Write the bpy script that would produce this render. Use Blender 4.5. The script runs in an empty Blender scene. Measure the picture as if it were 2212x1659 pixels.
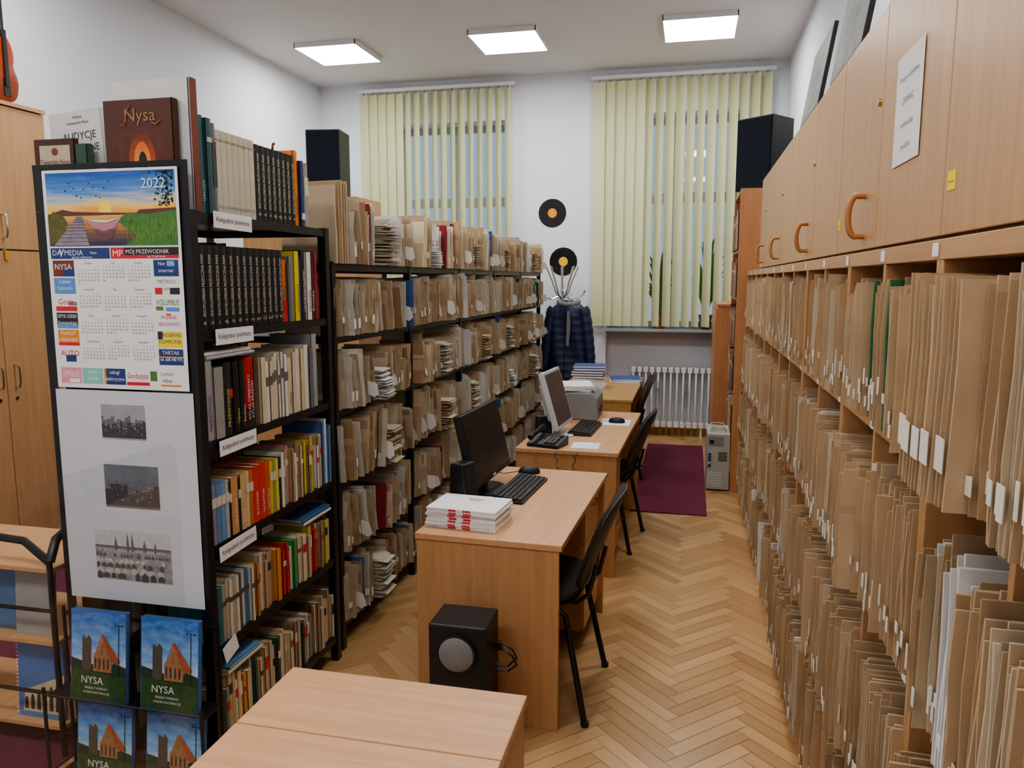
import bpy, bmesh, math, random, calendar
from mathutils import Vector, Matrix
rnd = random.Random(11)
SC = bpy.context.scene
C = SC.collection
PI = math.pi
X=Vector((1,0,0)); Y=Vector((0,1,0)); Z=Vector((0,0,1))

# ------------------------------------------------------------------ materials
def nt(name):
    m = bpy.data.materials.new(name); m.use_nodes = True
    return m, m.node_tree.nodes, m.node_tree.links, m.node_tree.nodes['Principled BSDF']
_mc = {}
def mat(name, col, rough=.6, metal=0, var=.08, scale=12, bump=0, bscale=None):
    if name in _mc: return _mc[name]
    m,n,l,b = nt(name)
    tc = n.new('ShaderNodeTexCoord'); no = n.new('ShaderNodeTexNoise'); no.inputs['Scale'].default_value = scale
    no.inputs['Detail'].default_value = 3
    l.new(tc.outputs['Object'], no.inputs['Vector'])
    mx = n.new('ShaderNodeMix'); mx.data_type='RGBA'
    mx.inputs[6].default_value = tuple(max(0,c*(1-var)) for c in col)+(1,)
    mx.inputs[7].default_value = tuple(min(1,c*(1+var)) for c in col)+(1,)
    l.new(no.outputs['Fac'], mx.inputs[0]); l.new(mx.outputs[2], b.inputs['Base Color'])
    b.inputs['Roughness'].default_value = rough; b.inputs['Metallic'].default_value = metal
    if bump:
        bp = n.new('ShaderNodeBump'); bp.inputs['Strength'].default_value = bump; bp.inputs['Distance'].default_value=.004
        n2 = n.new('ShaderNodeTexNoise'); n2.inputs['Scale'].default_value = bscale or 60
        l.new(tc.outputs['Object'], n2.inputs['Vector']); l.new(n2.outputs['Fac'], bp.inputs['Height']); l.new(bp.outputs[0], b.inputs['Normal'])
    _mc[name]=m
    return m
def wood(name, c1, c2, axis='z', rough=.40, sc=1.0):
    m,n,l,b = nt(name)
    tc = n.new('ShaderNodeTexCoord'); mp = n.new('ShaderNodeMapping')
    s = [26*sc,26*sc,26*sc]; s['xyz'.index(axis)] = 1.6*sc
    mp.inputs['Scale'].default_value = s
    no = n.new('ShaderNodeTexNoise'); no.inputs['Scale'].default_value=1.4; no.inputs['Detail'].default_value=6; no.inputs['Roughness'].default_value=.6; no.inputs['Distortion'].default_value=.4
    cr = n.new('ShaderNodeValToRGB'); cr.color_ramp.elements[0].position=.3; cr.color_ramp.elements[1].position=.72
    cr.color_ramp.elements[0].color = tuple(c1)+(1,); cr.color_ramp.elements[1].color = tuple(c2)+(1,)
    l.new(tc.outputs['Object'], mp.inputs['Vector']); l.new(mp.outputs[0], no.inputs['Vector']); l.new(no.outputs['Fac'], cr.inputs[0]); l.new(cr.outputs[0], b.inputs['Base Color'])
    b.inputs['Roughness'].default_value = rough
    return m
def island(name, cols, rough=.85, bump=.25):
    m,n,l,b = nt(name)
    g = n.new('ShaderNodeNewGeometry'); cr = n.new('ShaderNodeValToRGB')
    e = cr.color_ramp.elements
    e[0].color = tuple(cols[0])+(1,); e[0].position=0; e[1].color = tuple(cols[-1])+(1,); e[1].position=1
    for i,c in enumerate(cols[1:-1]):
        x = e.new((i+1)/(len(cols)-1)); x.color = tuple(c)+(1,)
    oi = n.new('ShaderNodeObjectInfo'); ad = n.new('ShaderNodeMath'); ad.operation='MULTIPLY_ADD'; ad.inputs[1].default_value=.6
    ml = n.new('ShaderNodeMath'); ml.operation='MULTIPLY'; ml.inputs[1].default_value=.4
    l.new(oi.outputs['Random'], ml.inputs[0]); l.new(g.outputs['Random Per Island'], ad.inputs[0]); l.new(ml.outputs[0], ad.inputs[2]); l.new(ad.outputs[0], cr.inputs[0])
    tc = n.new('ShaderNodeTexCoord'); no = n.new('ShaderNodeTexNoise'); no.inputs['Scale'].default_value=9; no.inputs['Detail'].default_value=5
    l.new(tc.outputs['Object'], no.inputs['Vector'])
    mx = n.new('ShaderNodeMix'); mx.data_type='RGBA'; mx.blend_type='MULTIPLY'; mx.inputs[0].default_value=.25
    l.new(cr.outputs[0], mx.inputs[6]); l.new(no.outputs['Fac'], mx.inputs[7]); l.new(mx.outputs[2], b.inputs['Base Color'])
    bp = n.new('ShaderNodeBump'); bp.inputs['Strength'].default_value=bump; bp.inputs['Distance'].default_value=.003
    l.new(no.outputs['Fac'], bp.inputs['Height']); l.new(bp.outputs[0], b.inputs['Normal'])
    b.inputs['Roughness'].default_value=rough
    return m
M = {}
M['wall'] = mat('wall_paint', (.75,.785,.85), .9, var=.02, scale=2)
M['ceil'] = mat('ceiling_paint', (.73,.73,.745), .9, var=.02, scale=2)
M['beech'] = wood('beech_vertical', (.45,.25,.115), (.55,.33,.165), 'z')
M['beechh'] = wood('beech_lengthwise', (.45,.25,.115), (.55,.33,.165), 'y')
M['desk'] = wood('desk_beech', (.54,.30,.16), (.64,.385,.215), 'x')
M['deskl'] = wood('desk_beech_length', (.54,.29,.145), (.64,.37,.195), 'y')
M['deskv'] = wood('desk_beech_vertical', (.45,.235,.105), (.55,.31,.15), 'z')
M['orange'] = wood('orange_veneer', (.48,.21,.09), (.58,.28,.13), 'z')
M['oak'] = wood('yellow_oak', (.42,.24,.09), (.51,.31,.13), 'y')
M['black'] = mat('black_enamel', (.012,.012,.014), .35)
M['blackp'] = mat('black_plastic', (.015,.015,.017), .45, bump=.1, bscale=300)
M['fabric'] = mat('black_fabric', (.02,.018,.017), .95, bump=.5, bscale=400)
M['fabricb'] = mat('brown_black_fabric', (.04,.027,.022), .95, bump=.5, bscale=400)
M['screen'] = mat('dark_screen', (.012,.014,.018), .25)
M['screeng'] = mat('grey_screen', (.07,.08,.09), .2)
M['silver'] = mat('silver_plastic', (.55,.56,.58), .4)
M['grey'] = mat('grey_plastic', (.24,.25,.25), .5)
M['beige'] = mat('beige_metal', (.42,.42,.36), .5)
M['chrome'] = mat('chrome', (.7,.7,.72), .18, 1)
M['white'] = mat('white_paper', (.80,.80,.81), .8, var=.03)
M['whitep'] = mat('white_enamel', (.80,.81,.81), .35, var=.02)
M['pages'] = mat('page_block', (.68,.60,.45), .9, var=.15, scale=80)
M['rug'] = mat('wine_carpet', (.15,.024,.06), .98, var=.3, scale=120, bump=.6, bscale=500)
M['brass'] = mat('brass', (.6,.45,.2), .3, 1)
M['woodh'] = mat('wooden_handle', (.45,.20,.075), .4)
M['yellow'] = mat('yellow_sticker', (.85,.70,.03), .6)
M['red'] = mat('red_print', (.62,.03,.05), .6)
M['ink'] = mat('ink', (.03,.03,.035), .7)
M['inkg'] = mat('grey_ink', (.22,.22,.24), .7)
M['navy'] = mat('navy_nylon', (.014,.024,.07), .42, bump=.4, bscale=25)
M['fur'] = mat('grey_fur', (.20,.20,.22), .95, var=.5, scale=90, bump=1, bscale=200)
M['stone'] = mat('grey_sill', (.30,.31,.32), .4)
M['leaf'] = mat('leaf_green', (.05,.16,.035), .5, var=.4)
M['pot'] = mat('terracotta', (.35,.14,.07), .8)
M['kraft'] = island('kraft_paper', [(.38,.25,.135),(.50,.35,.20),(.56,.40,.24),(.42,.285,.16),(.60,.44,.275),(.48,.33,.19),(.68,.53,.36)])
M['buff'] = island('buff_paper', [(.40,.30,.19),(.60,.49,.34),(.48,.36,.225),(.72,.64,.50),(.55,.43,.285),(.40,.295,.18),(.68,.57,.41),(.52,.40,.25)])
M['cream'] = island('cream_paper', [(.58,.53,.43),(.74,.70,.61),(.54,.47,.36),(.78,.76,.71)])
M['whitef'] = island('white_folder_paper', [(.70,.70,.69),(.82,.82,.80)])
M['greenf'] = island('green_card', [(.03,.13,.06),(.05,.18,.08)])
M['bluef'] = island('blue_card', [(.04,.10,.28),(.08,.18,.40)])
M['redf'] = island('maroon_card', [(.25,.02,.03),(.35,.04,.05)])
M['lacquer'] = mat('violin_lacquer', (.28,.05,.02), .25, var=.3)
M['skyblue'] = mat('print_blue', (.10,.28,.62), .5)
M['green'] = mat('print_green', (.07,.20,.05), .6, var=.5, scale=60)
M['org'] = mat('print_orange', (.75,.28,.03), .6)
M['teal'] = mat('print_teal', (.25,.55,.48), .6)
M['pink'] = mat('print_pink', (.75,.30,.38), .6)
M['dblue'] = mat('print_navy', (.02,.05,.20), .5)
M['marks'] = mat('shelf_tape', (.74,.72,.66), .7)
M['brick'] = mat('print_brown', (.20,.05,.03), .6, var=.3)
def emission(name,col,s):
    m = bpy.data.materials.new(name); m.use_nodes=True; n=m.node_tree.nodes; l=m.node_tree.links; n.clear()
    e=n.new('ShaderNodeEmission'); e.inputs[0].default_value=tuple(col)+(1,); e.inputs[1].default_value=s
    o=n.new('ShaderNodeOutputMaterial'); l.new(e.outputs[0],o.inputs[0]); return m
M['lamp'] = emission('led_diffuser', (1,.985,.955), 27)
def mixmat(name, kind, col, fac):
    m = bpy.data.materials.new(name); m.use_nodes=True; n=m.node_tree.nodes; l=m.node_tree.links; n.clear()
    o=n.new('ShaderNodeOutputMaterial'); mx=n.new('ShaderNodeMixShader'); mx.inputs[0].default_value=fac
    if kind=='glass':
        t=n.new('ShaderNodeBsdfTransparent'); t.inputs[0].default_value=tuple(col)+(1,)
        g=n.new('ShaderNodeBsdfGlossy'); g.inputs['Roughness'].default_value=.03
        l.new(t.outputs[0],mx.inputs[1]); l.new(g.outputs[0],mx.inputs[2])
    else:
        tc=n.new('ShaderNodeTexCoord'); no=n.new('ShaderNodeTexNoise'); no.inputs['Scale'].default_value=40; l.new(tc.outputs['Object'],no.inputs['Vector'])
        mm=n.new('ShaderNodeMix'); mm.data_type='RGBA'; mm.inputs[6].default_value=tuple(c*.95 for c in col)+(1,); mm.inputs[7].default_value=tuple(col)+(1,); l.new(no.outputs['Fac'],mm.inputs[0])
        d=n.new('ShaderNodeBsdfDiffuse'); t=n.new('ShaderNodeBsdfTranslucent'); l.new(mm.outputs[2],d.inputs[0]); l.new(mm.outputs[2],t.inputs[0])
        l.new(d.outputs[0],mx.inputs[1]); l.new(t.outputs[0],mx.inputs[2])
    l.new(mx.outputs[0],o.inputs[0]); return m
M['glass']=mixmat('clear_glass','glass',(.97,.985,.98),.045)
M['wglass']=mixmat('window_glass','glass',(.9,.95,1),.06)
M['blind']=mixmat('blind_fabric','tl',(.77,.775,.51),.25)
_cc={}
def colm(c, rough=.5):
    k=tuple(round(x,3) for x in c)
    if k not in _cc: _cc[k]=mat('cloth_cover_%d'%len(_cc), k, rough, var=.12, scale=25)
    return _cc[k]
def gradient(name, stops, axis='Z', warp=.3, stretch=(1.5,1,5), rough=.5):
    m,n,l,b=nt(name); tc=n.new('ShaderNodeTexCoord'); sp_=n.new('ShaderNodeSeparateXYZ'); l.new(tc.outputs['Generated'],sp_.inputs[0])
    no=n.new('ShaderNodeTexNoise'); no.inputs['Scale'].default_value=3; no.inputs['Detail'].default_value=4; mp=n.new('ShaderNodeMapping'); mp.inputs['Scale'].default_value=stretch; l.new(tc.outputs['Generated'],mp.inputs[0]); l.new(mp.outputs[0],no.inputs['Vector'])
    sb=n.new('ShaderNodeMath'); sb.operation='SUBTRACT'; sb.inputs[1].default_value=.5; l.new(no.outputs['Fac'],sb.inputs[0])
    ad=n.new('ShaderNodeMath'); ad.operation='MULTIPLY_ADD'; ad.inputs[1].default_value=warp; l.new(sb.outputs[0],ad.inputs[0]); l.new(sp_.outputs[axis],ad.inputs[2])
    cr=n.new('ShaderNodeValToRGB'); e=cr.color_ramp.elements; e[0].position=stops[0][0]; e[0].color=stops[0][1]+(1,); e[1].position=stops[-1][0]; e[1].color=stops[-1][1]+(1,)
    for p,c in stops[1:-1]:
        x=e.new(p); x.color=c+(1,)
    l.new(ad.outputs[0],cr.inputs[0]); l.new(cr.outputs[0],b.inputs['Base Color']); b.inputs['Roughness'].default_value=rough; return m

# ------------------------------------------------------------------ mesh builder
_tc={}
def glyphs(body):
    if body in _tc: return _tc[body]
    cu=bpy.data.curves.new('t','FONT'); cu.body=body; cu.resolution_u=2; cu.size=1
    ob=bpy.data.objects.new('t',cu); me=bpy.data.meshes.new_from_object(ob)
    vs=[(v.co.x,v.co.y) for v in me.vertices]; fs=[list(p.vertices) for p in me.polygons]
    bpy.data.objects.remove(ob); bpy.data.curves.remove(cu); bpy.data.meshes.remove(me)
    _tc[body]=(vs,fs); return _tc[body]
class MB:
    def __init__(s): s.v=[]; s.f=[]; s.m=[]; s.cur=0
    def add(s,vs,fs,Mx=None):
        o=len(s.v)
        s.v += [tuple(Mx@Vector(v)) for v in vs] if Mx else [tuple(v) for v in vs]
        s.f += [[i+o for i in f] for f in fs]; s.m += [s.cur]*len(fs); return s
    def box(s,x0,x1,y0,y1,z0,z1,Mx=None):
        return s.add([(x0,y0,z0),(x1,y0,z0),(x1,y1,z0),(x0,y1,z0),(x0,y0,z1),(x1,y0,z1),(x1,y1,z1),(x0,y1,z1)],
              [(0,3,2,1),(4,5,6,7),(0,1,5,4),(1,2,6,5),(2,3,7,6),(3,0,4,7)],Mx)
    def prism(s,poly,o,r,u,d):
        o=Vector(o); r=Vector(r); u=Vector(u); nn=r.cross(u).normalized()*d; n=len(poly)
        a=[o+r*p[0]+u*p[1] for p in poly]; b=[q+nn for q in a]
        return s.add(a+b,[list(range(n))[::-1],list(range(n,2*n))]+[(i,(i+1)%n,n+(i+1)%n,n+i) for i in range(n)])
    def flat(s,poly,o,r,u):
        o=Vector(o); r=Vector(r); u=Vector(u)
        return s.add([o+r*p[0]+u*p[1] for p in poly],[list(range(len(poly)))])
    def rect(s,x0,x1,y0,y1,o,r,u): return s.flat([(x0,y0),(x1,y0),(x1,y1),(x0,y1)],o,r,u)
    def disc(s,cx,cy,rad,o,r,u,n=28): return s.flat([(cx+rad*math.cos(2*PI*i/n),cy+rad*math.sin(2*PI*i/n)) for i in range(n)],o,r,u)
    def tube(s,pts,r,n=8,cap=True):
        pts=[Vector(p) for p in pts]; N=len(pts); rings=[]
        prev=None
        for i,p in enumerate(pts):
            t=(pts[min(i+1,N-1)]-pts[max(i-1,0)]).normalized()
            if prev is None: a=t.orthogonal().normalized()
            else:
                a=prev-t*prev.dot(t); a=a.normalized() if a.length>1e-6 else t.orthogonal().normalized()
            prev=a; b=t.cross(a)
            rr=r[i] if isinstance(r,(list,tuple)) else r
            rings.append([p+a*rr*math.cos(2*PI*k/n)+b*rr*math.sin(2*PI*k/n) for k in range(n)])
        return s.loft(rings,cap)
    def loft(s,rings,cap=True):
        n=len(rings[0]); vs=[q for R in rings for q in R]; fs=[]
        for i in range(len(rings)-1):
            for k in range(n): fs.append((i*n+k,i*n+(k+1)%n,(i+1)*n+(k+1)%n,(i+1)*n+k))
        if cap: fs += [list(range(n))[::-1], list(range((len(rings)-1)*n,len(rings)*n))]
        return s.add(vs,fs)
    def lathe(s,prof,c=(0,0,0),n=20):
        return s.loft([[(c[0]+r*math.cos(2*PI*k/n),c[1]+r*math.sin(2*PI*k/n),c[2]+z) for k in range(n)] for r,z in prof])
    def text(s,body,size,o,r,u,align='l',fit=None):
        vs,fs=glyphs(body)
        if not vs: return s
        x0=min(v[0] for v in vs); x1=max(v[0] for v in vs); sx=size
        if fit: sx=min(size, fit/(x1-x0))
        off={'l':0,'c':-(x0+x1)/2,'r':-x1}[align]
        o=Vector(o); r=Vector(r); u=Vector(u)
        return s.add([o+r*((v[0]+off)*sx)+u*(v[1]*size) for v in vs],fs)
    def mesh(s,name,mats,smooth=False,norm=True):
        me=bpy.data.meshes.new(name); me.from_pydata(s.v,[],s.f)
        if not isinstance(mats,(list,tuple)): mats=[mats]
        for m in mats: me.materials.append(m)
        if len(mats)>1: me.polygons.foreach_set('material_index',s.m)
        if norm:
            bm=bmesh.new(); bm.from_mesh(me); bmesh.ops.recalc_face_normals(bm,faces=bm.faces); bm.to_mesh(me); bm.free()
        if smooth:
            me.polygons.foreach_set('use_smooth',[True]*len(me.polygons)); me.set_sharp_from_angle(angle=math.radians(40))
        me.update(); return me
    def build(s,name,mats,parent=None,loc=(0,0,0),rz=0,smooth=False,bevel=0,norm=True,rot=None):
        me=s.mesh(name,mats,smooth,norm); o=bpy.data.objects.new(name,me); C.objects.link(o)
        if parent: o.parent=parent
        o.location=loc; o.rotation_euler=rot if rot else (0,0,rz)
        if bevel:
            b=o.modifiers.new('bevel','BEVEL'); b.width=bevel; b.segments=2; b.limit_method='ANGLE'
        return o
def tag(o,label,cat,group=None):
    o['label']=label; o['category']=cat
    if group: o['group']=group
    return o
def thing(name,label,cat,loc=(0,0,0),rz=0,group=None,rot=None):
    o=bpy.data.objects.new(name,None); C.objects.link(o); o.empty_display_size=.05
    o.location=loc; o.rotation_euler=rot if rot else (0,0,rz); return tag(o,label,cat,group)
def struct(o): o['kind']='structure'; return o
def boxo(name,m,x0,x1,y0,y1,z0,z1,parent=None,bevel=0):
    return MB().box(x0,x1,y0,y1,z0,z1).build(name,m,parent,bevel=bevel)
ORD=['','first','second','third','fourth','fifth','sixth','seventh','eighth','ninth','tenth','eleventh','twelfth','thirteenth','fourteenth','fifteenth','sixteenth','seventeenth','eighteenth','nineteenth','twentieth']
def ordi(n):
    if n<=20: return ORD[n]
    t=['','','twenty','thirty','forty','fifty','sixty'][n//10]
    return t+'-'+ORD[n%10] if n%10 else {30:'thirtieth',40:'fortieth',50:'fiftieth'}[n]

# ------------------------------------------------------------------ camera
th=math.radians(13.07); ph=math.radians(7.70)
R=Vector((math.cos(th),math.sin(th),0)); F=Vector((-math.sin(th)*math.cos(ph),math.cos(th)*math.cos(ph),-math.sin(ph))); U=R.cross(F)
cam=bpy.data.cameras.new('camera'); co=bpy.data.objects.new('camera',cam); C.objects.link(co)
co.matrix_world=Matrix((R,U,-F)).transposed().to_4x4(); co.location=(0,0,1.70)
cam.sensor_width=36; cam.lens=1661/2212*36; cam.clip_start=.02
SC.camera=co

# ------------------------------------------------------------------ room
X0,X1,Y0,Y1,H=-4.2,.88,-2.5,8.4,3.87
T=.4
struct(boxo('wall_left',M['wall'],X0-.2,X0,Y0,Y1+T,0,H))
struct(boxo('wall_right',M['wall'],X1,X1+.2,Y0,Y1+T,0,H))
struct(boxo('wall_back',M['wall'],X0,X1,Y0-.2,Y0,0,H))
struct(boxo('ceiling',M['ceil'],X0-.2,X1+.2,Y0-.2,Y1+T,H,H+.1))
W=[(-3.3,-2.0),(-.9,.44)]
ZS,ZT=1.18,3.42
mb=MB()
mb.box(X0,W[0][0],Y1,Y1+T,0,H); mb.box(W[0][1],W[1][0],Y1,Y1+T,0,H); mb.box(W[1][1],X1,Y1,Y1+T,0,H)
for a,b in W:
    mb.box(a,b,Y1,Y1+T,ZT,H); mb.box(a,b,Y1+.2,Y1+T,0,ZS-.03)
struct(mb.build('wall_far',M['wall']))
def parquet():
    m,n,l,b=nt('herringbone_parquet')
    at=n.new('ShaderNodeAttribute'); at.attribute_name='tone'
    uv=n.new('ShaderNodeUVMap'); mp=n.new('ShaderNodeMapping'); mp.inputs['Scale'].default_value=(2,30,1)
    no=n.new('ShaderNodeTexNoise'); no.inputs['Scale'].default_value=1.5; no.inputs['Detail'].default_value=5
    l.new(uv.outputs[0],mp.inputs[0]); l.new(mp.outputs[0],no.inputs['Vector'])
    ad=n.new('ShaderNodeMath'); ad.operation='MULTIPLY_ADD'; ad.inputs[1].default_value=.4; l.new(no.outputs['Fac'],ad.inputs[0])
    ml=n.new('ShaderNodeMath'); ml.operation='MULTIPLY'; ml.inputs[1].default_value=.6; l.new(at.outputs['Fac'],ml.inputs[0]); l.new(ml.outputs[0],ad.inputs[2])
    cr=n.new('ShaderNodeValToRGB'); e=cr.color_ramp.elements; e[0].color=(.38,.215,.095,1); e[0].position=.1; e[1].color=(.61,.405,.21,1); e[1].position=.9
    x=e.new(.5); x.color=(.50,.305,.145,1)
    l.new(ad.outputs[0],cr.inputs[0]); l.new(cr.outputs[0],b.inputs['Base Color'])
    b.inputs['Roughness'].default_value=.26
    return m
def floor():
    bm=bmesh.new(); uvl=bm.loops.layers.uv.new('uv'); col=bm.loops.layers.float_color.new('tone')
    w=.062; n=6; L=w*n; rot=Matrix.Rotation(PI/4,3,'Z'); g=.001
    r=random.Random(3)
    for k in range(-220,220):
        for j in range(-17,18):
            ox=k*w+j*2*L; oy=k*w
            for kind in (0,1):
                if kind==0: q=[(ox+g,oy+g),(ox+L-g,oy+g),(ox+L-g,oy+w-g),(ox+g,oy+w-g)]
                else: q=[(ox+w-g,oy+w+g),(ox+w-g,oy+w+L-g),(ox+g,oy+w+L-g),(ox+g,oy+w+g)]
                vs=[rot@Vector((a,b,0)) for a,b in q]
                c=sum(vs,Vector())/4
                if not (X0-.3<c.x<X1+.3 and Y0-.3<c.y<Y1+.5): continue
                f=bm.faces.new([bm.verts.new(v) for v in vs]); t=r.random(); u0=r.random()*20; v0=r.random()*20
                for lp,(a,b) in zip(f.loops,[(0,0),(L,0),(L,w),(0,w)]):
                    lp[uvl].uv=(u0+a,v0+b); lp[col]=(t,t,t,1)
    for no,p in (((-1,0,0),(X0,0,0)),((1,0,0),(X1,0,0)),((0,-1,0),(0,Y0,0)),((0,1,0),(0,Y1+.2,0))):
        bmesh.ops.bisect_plane(bm,geom=bm.verts[:]+bm.edges[:]+bm.faces[:],plane_co=p,plane_no=no,clear_outer=True)
    bmesh.ops.recalc_face_normals(bm,faces=bm.faces)
    for f in bm.faces:
        if f.normal.z<0: f.normal_flip()
    x0,x1,y0,y1=X0-.2,X1+.2,Y0-.2,Y1+T
    v=[bm.verts.new(c) for c in [(x0,y0,-.002),(x1,y0,-.002),(x1,y1,-.002),(x0,y1,-.002),(x0,y0,-.1),(x1,y0,-.1),(x1,y1,-.1),(x0,y1,-.1)]]
    for q in [(0,1,2,3),(7,6,5,4),(0,4,5,1),(1,5,6,2),(2,6,7,3),(3,7,4,0)]:
        f=bm.faces.new([v[i] for i in q])
        for lp in f.loops: lp[col]=(0,0,0,1)
    me=bpy.data.meshes.new('floor'); bm.to_mesh(me); bm.free(); me.materials.append(parquet())
    o=bpy.data.objects.new('floor',me); C.objects.link(o); return struct(o)
floor()
mb=MB(); mb.box(X0,W[1][0],Y1-.015,Y1,0,.08); mb.box(W[1][1],X1,Y1-.015,Y1,0,.08); mb.box(W[1][0],W[1][1],Y1+.185,Y1+.2,0,.08)
struct(mb.build('baseboard_far',M['oak']))
struct(boxo('baseboard_left',M['oak'],X0,X0+.015,Y0,Y1-.02,0,.08))
for i,(a,b) in enumerate(W):
    w=bpy.data.objects.new('window_%d'%(i+1),None); C.objects.link(w); struct(w); w.location=((a+b)/2,Y1+.3,ZS)
    hw=(b-a)/2; hh=ZT-ZS; mb=MB()
    mb.box(-hw,-hw+.07,-.03,.03,0,hh); mb.box(hw-.07,hw,-.03,.03,0,hh); mb.box(-hw+.07,hw-.07,-.03,.03,0,.07); mb.box(-hw+.07,hw-.07,-.03,.03,hh-.07,hh)
    mb.box(-.05,.05,-.035,.035,.07,hh-.07); mb.box(-hw+.07,-.05,-.03,.03,1.35,1.45); mb.box(.05,hw-.07,-.03,.03,1.35,1.45)
    mb.build('window_frame',mat('painted_frame',(.50,.52,.55),.5),w)
    MB().box(-hw+.07,hw-.07,.0135,.0165,.07,hh-.07).build('pane',M['wglass'],w)
    MB().box(-hw,hw,-.40,.0,-.03,0.0).build('window_sill',M['stone'],w,bevel=.004)
def blind(xa,xb,seed,label):
    r=random.Random(seed); t=thing('vertical_blind',label,'blind',((xa+xb)/2,Y1-.065,1.21),0,'vertical blinds over the far windows')
    w=(xb-xa); n=17; p=w/n; mb=MB()
    for k in range(n):
        cx=-w/2+(k+.5)*p
        ang=math.radians(((-14 if k<5 else -42) if seed==1 else (-18 if k<5 else -47))+r.uniform(-6,6))
        sw=r.uniform(-.003,.003); rows=[]
        for z in (0,.8,1.7,2.53):
            row=[]
            for q in range(5):
                u=(q/4-.5)*.124; v=.002*math.cos((q/4-.5)*PI)
                row.append((cx+u*math.cos(ang)-v*math.sin(ang)+sw*(2.5-z),u*math.sin(ang)+v*math.cos(ang),z))
            rows.append(row)
        vs=[q for R_ in rows for q in R_]; fs=[(i*5+j,i*5+j+1,(i+1)*5+j+1,(i+1)*5+j) for i in range(3) for j in range(4)]
        mb.add(vs,fs)
    mb.build('slats',M['blind'],t,smooth=True,norm=False)
    MB().box(-w/2-.03,w/2+.03,-.03,.02,2.55,2.585).build('rail',M['whitep'],t)
    mb=MB()
    for k in range(n): mb.box(-w/2+(k+.5)*p-.006,-w/2+(k+.5)*p+.006,-.004,.004,2.53,2.55)
    mb.build('carrier',M['grey'],t)
    MB().tube([(w/2-.01,-.055,2.55),(w/2-.0,-.055,1.3),(w/2+.005,-.055,.15)],.002,5).build('cord',M['white'],t)
blind(-3.69,-1.93,1,'pale green vertical blind over the left window, lower half hidden by shelving')
blind(-1.05,.72,2,'pale green vertical blind over the right window above the radiator')
def plant(x,label,seed,h,spr):
    r=random.Random(seed); t=thing('potted_plant',label,'plant',(x,Y1+.10,ZS+.001),0)
    MB().lathe([(.0,0),(.05,0),(.07,.13),(.075,.15),(.065,.15),(.06,.12),(0,.12)]).build('pot',M['pot'],t,smooth=True)
    mb=MB()
    for k in range(34):
        a=r.uniform(0,2*PI); L=r.uniform(.35,h); sp=r.uniform(.05,spr)
        d=Vector((math.cos(a),math.sin(a)*.2,0)); pts=[]
        for q in range(6):
            s=q/5; pts.append(d*(sp*s*s+.02)+Z*(.12+L*(s-.25*s*s*s)))
        wd=Vector((.9,.1,.3)).normalized()
        vs=[]
        for q,pq in enumerate(pts):
            ww=.018*math.sin(PI*(q+.4)/5.6); vs+= [pq-wd*ww,pq+wd*ww]
        mb.add(vs,[(2*q,2*q+1,2*q+3,2*q+2) for q in range(5)])
    mb.build('leaves',M['leaf'],t,norm=False)
plant(.15,'green long-leaved plant behind the blind of the right window',5,1.15,.24)
plant(-.34,'smaller long-leaved plant left on the right window sill',6,.95,.2)
plant(-2.25,'green plant behind the blind of the left window',7,1.2,.2)
rad=thing('radiator','white column radiator in the niche under the right window','radiator',(-.63,Y1+.1,0))
for k in range(13):
    x=.035+k*.067; mb=MB()
    for yy in (-.04,.0,.04): mb.tube([(x,yy,.12),(x,yy,.74)],.0125,8)
    for zz in (.13,.73): mb.box(x-.024,x+.024,-.055,.055,zz-.03,zz+.03)
    mb.build('section',M['whitep'],rad,smooth=True,bevel=.006)
for x in (.1,.77): MB().box(x-.012,x+.012,-.03,.03,0,.10).build('foot',M['whitep'],rad)
for x in (.30,.60):
    mb=MB().tube([(x-.012,-.075,.58),(x,-.085,.60),(x+.012,-.075,.58),(x+.012,-.075,.34),(x,-.085,.32),(x-.012,-.075,.34),(x-.012,-.075,.58)],.004,6)
    mb.box(x-.014,x+.014,-.078,-.054,.50,.53)
    mb.build('cloth_hanger',M['grey'],rad)

# ------------------------------------------------------------------ ceiling lights
def clight(x,y,label):
    t=thing('ceiling_light',label,'ceiling light',(x,y,H-.045),0,'square ceiling panel lights')
    mb=MB(); h=.305
    for a in (0,1,2,3):
        mb.box(-h,h,-h,-h+.008,.001,.0445,Matrix.Rotation(a*PI/2,4,'Z'))
    mb.build('frame',M['whitep'],t); MB().box(-h+.0085,h-.0085,-h+.0085,h-.0085,.0,.010).build('diffuser',M['lamp'],t)
for j,(y,row_) in enumerate(((7.12,'far row near the windows'),(3.6,'added unseen middle row'),(.2,'added unseen row nearest the camera'))):  # middle and near rows are unseen panels, added to light the near area
    for x,c in ((-3.35,'left'),(-1.68,'middle'),(.0,'right')):
        clight(x,y,'square white LED ceiling panel, %s one of the %s'%(c,row_))

# ------------------------------------------------------------------ paper bundles
def leaves(mb,r,n,t,h,d,sg,wav=.003,full=(.55,.95),rag=.014):
    for k in range(n):
        ti=t/n*r.uniform(*full); fx=r.uniform(-rag,.007); hk=h*(1-r.uniform(0,.10)); yk=t*k/n
        vs=[]; wy=[r.uniform(-wav,wav) for _ in range(4)]; dh=r.uniform(-.016,.006)
        for q in range(4):
            z=hk*q/3; yy=yk+wy[q]*(1 if q else 0); zt=dh if q==3 else 0; f2=-fx+(r.uniform(-.003,.003))
            vs += [(sg*f2,yy,z),(sg*f2,yy+ti,z),(sg*d,yy+ti,z+zt),(sg*d,yy,z+zt)]
        fs=[(3,2,1,0),(12,13,14,15)]
        for q in range(3):
            for c in range(4): fs.append((q*4+c,q*4+(c+1)%4,(q+1)*4+(c+1)%4,(q+1)*4+c))
        mb.add(vs,fs)
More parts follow.
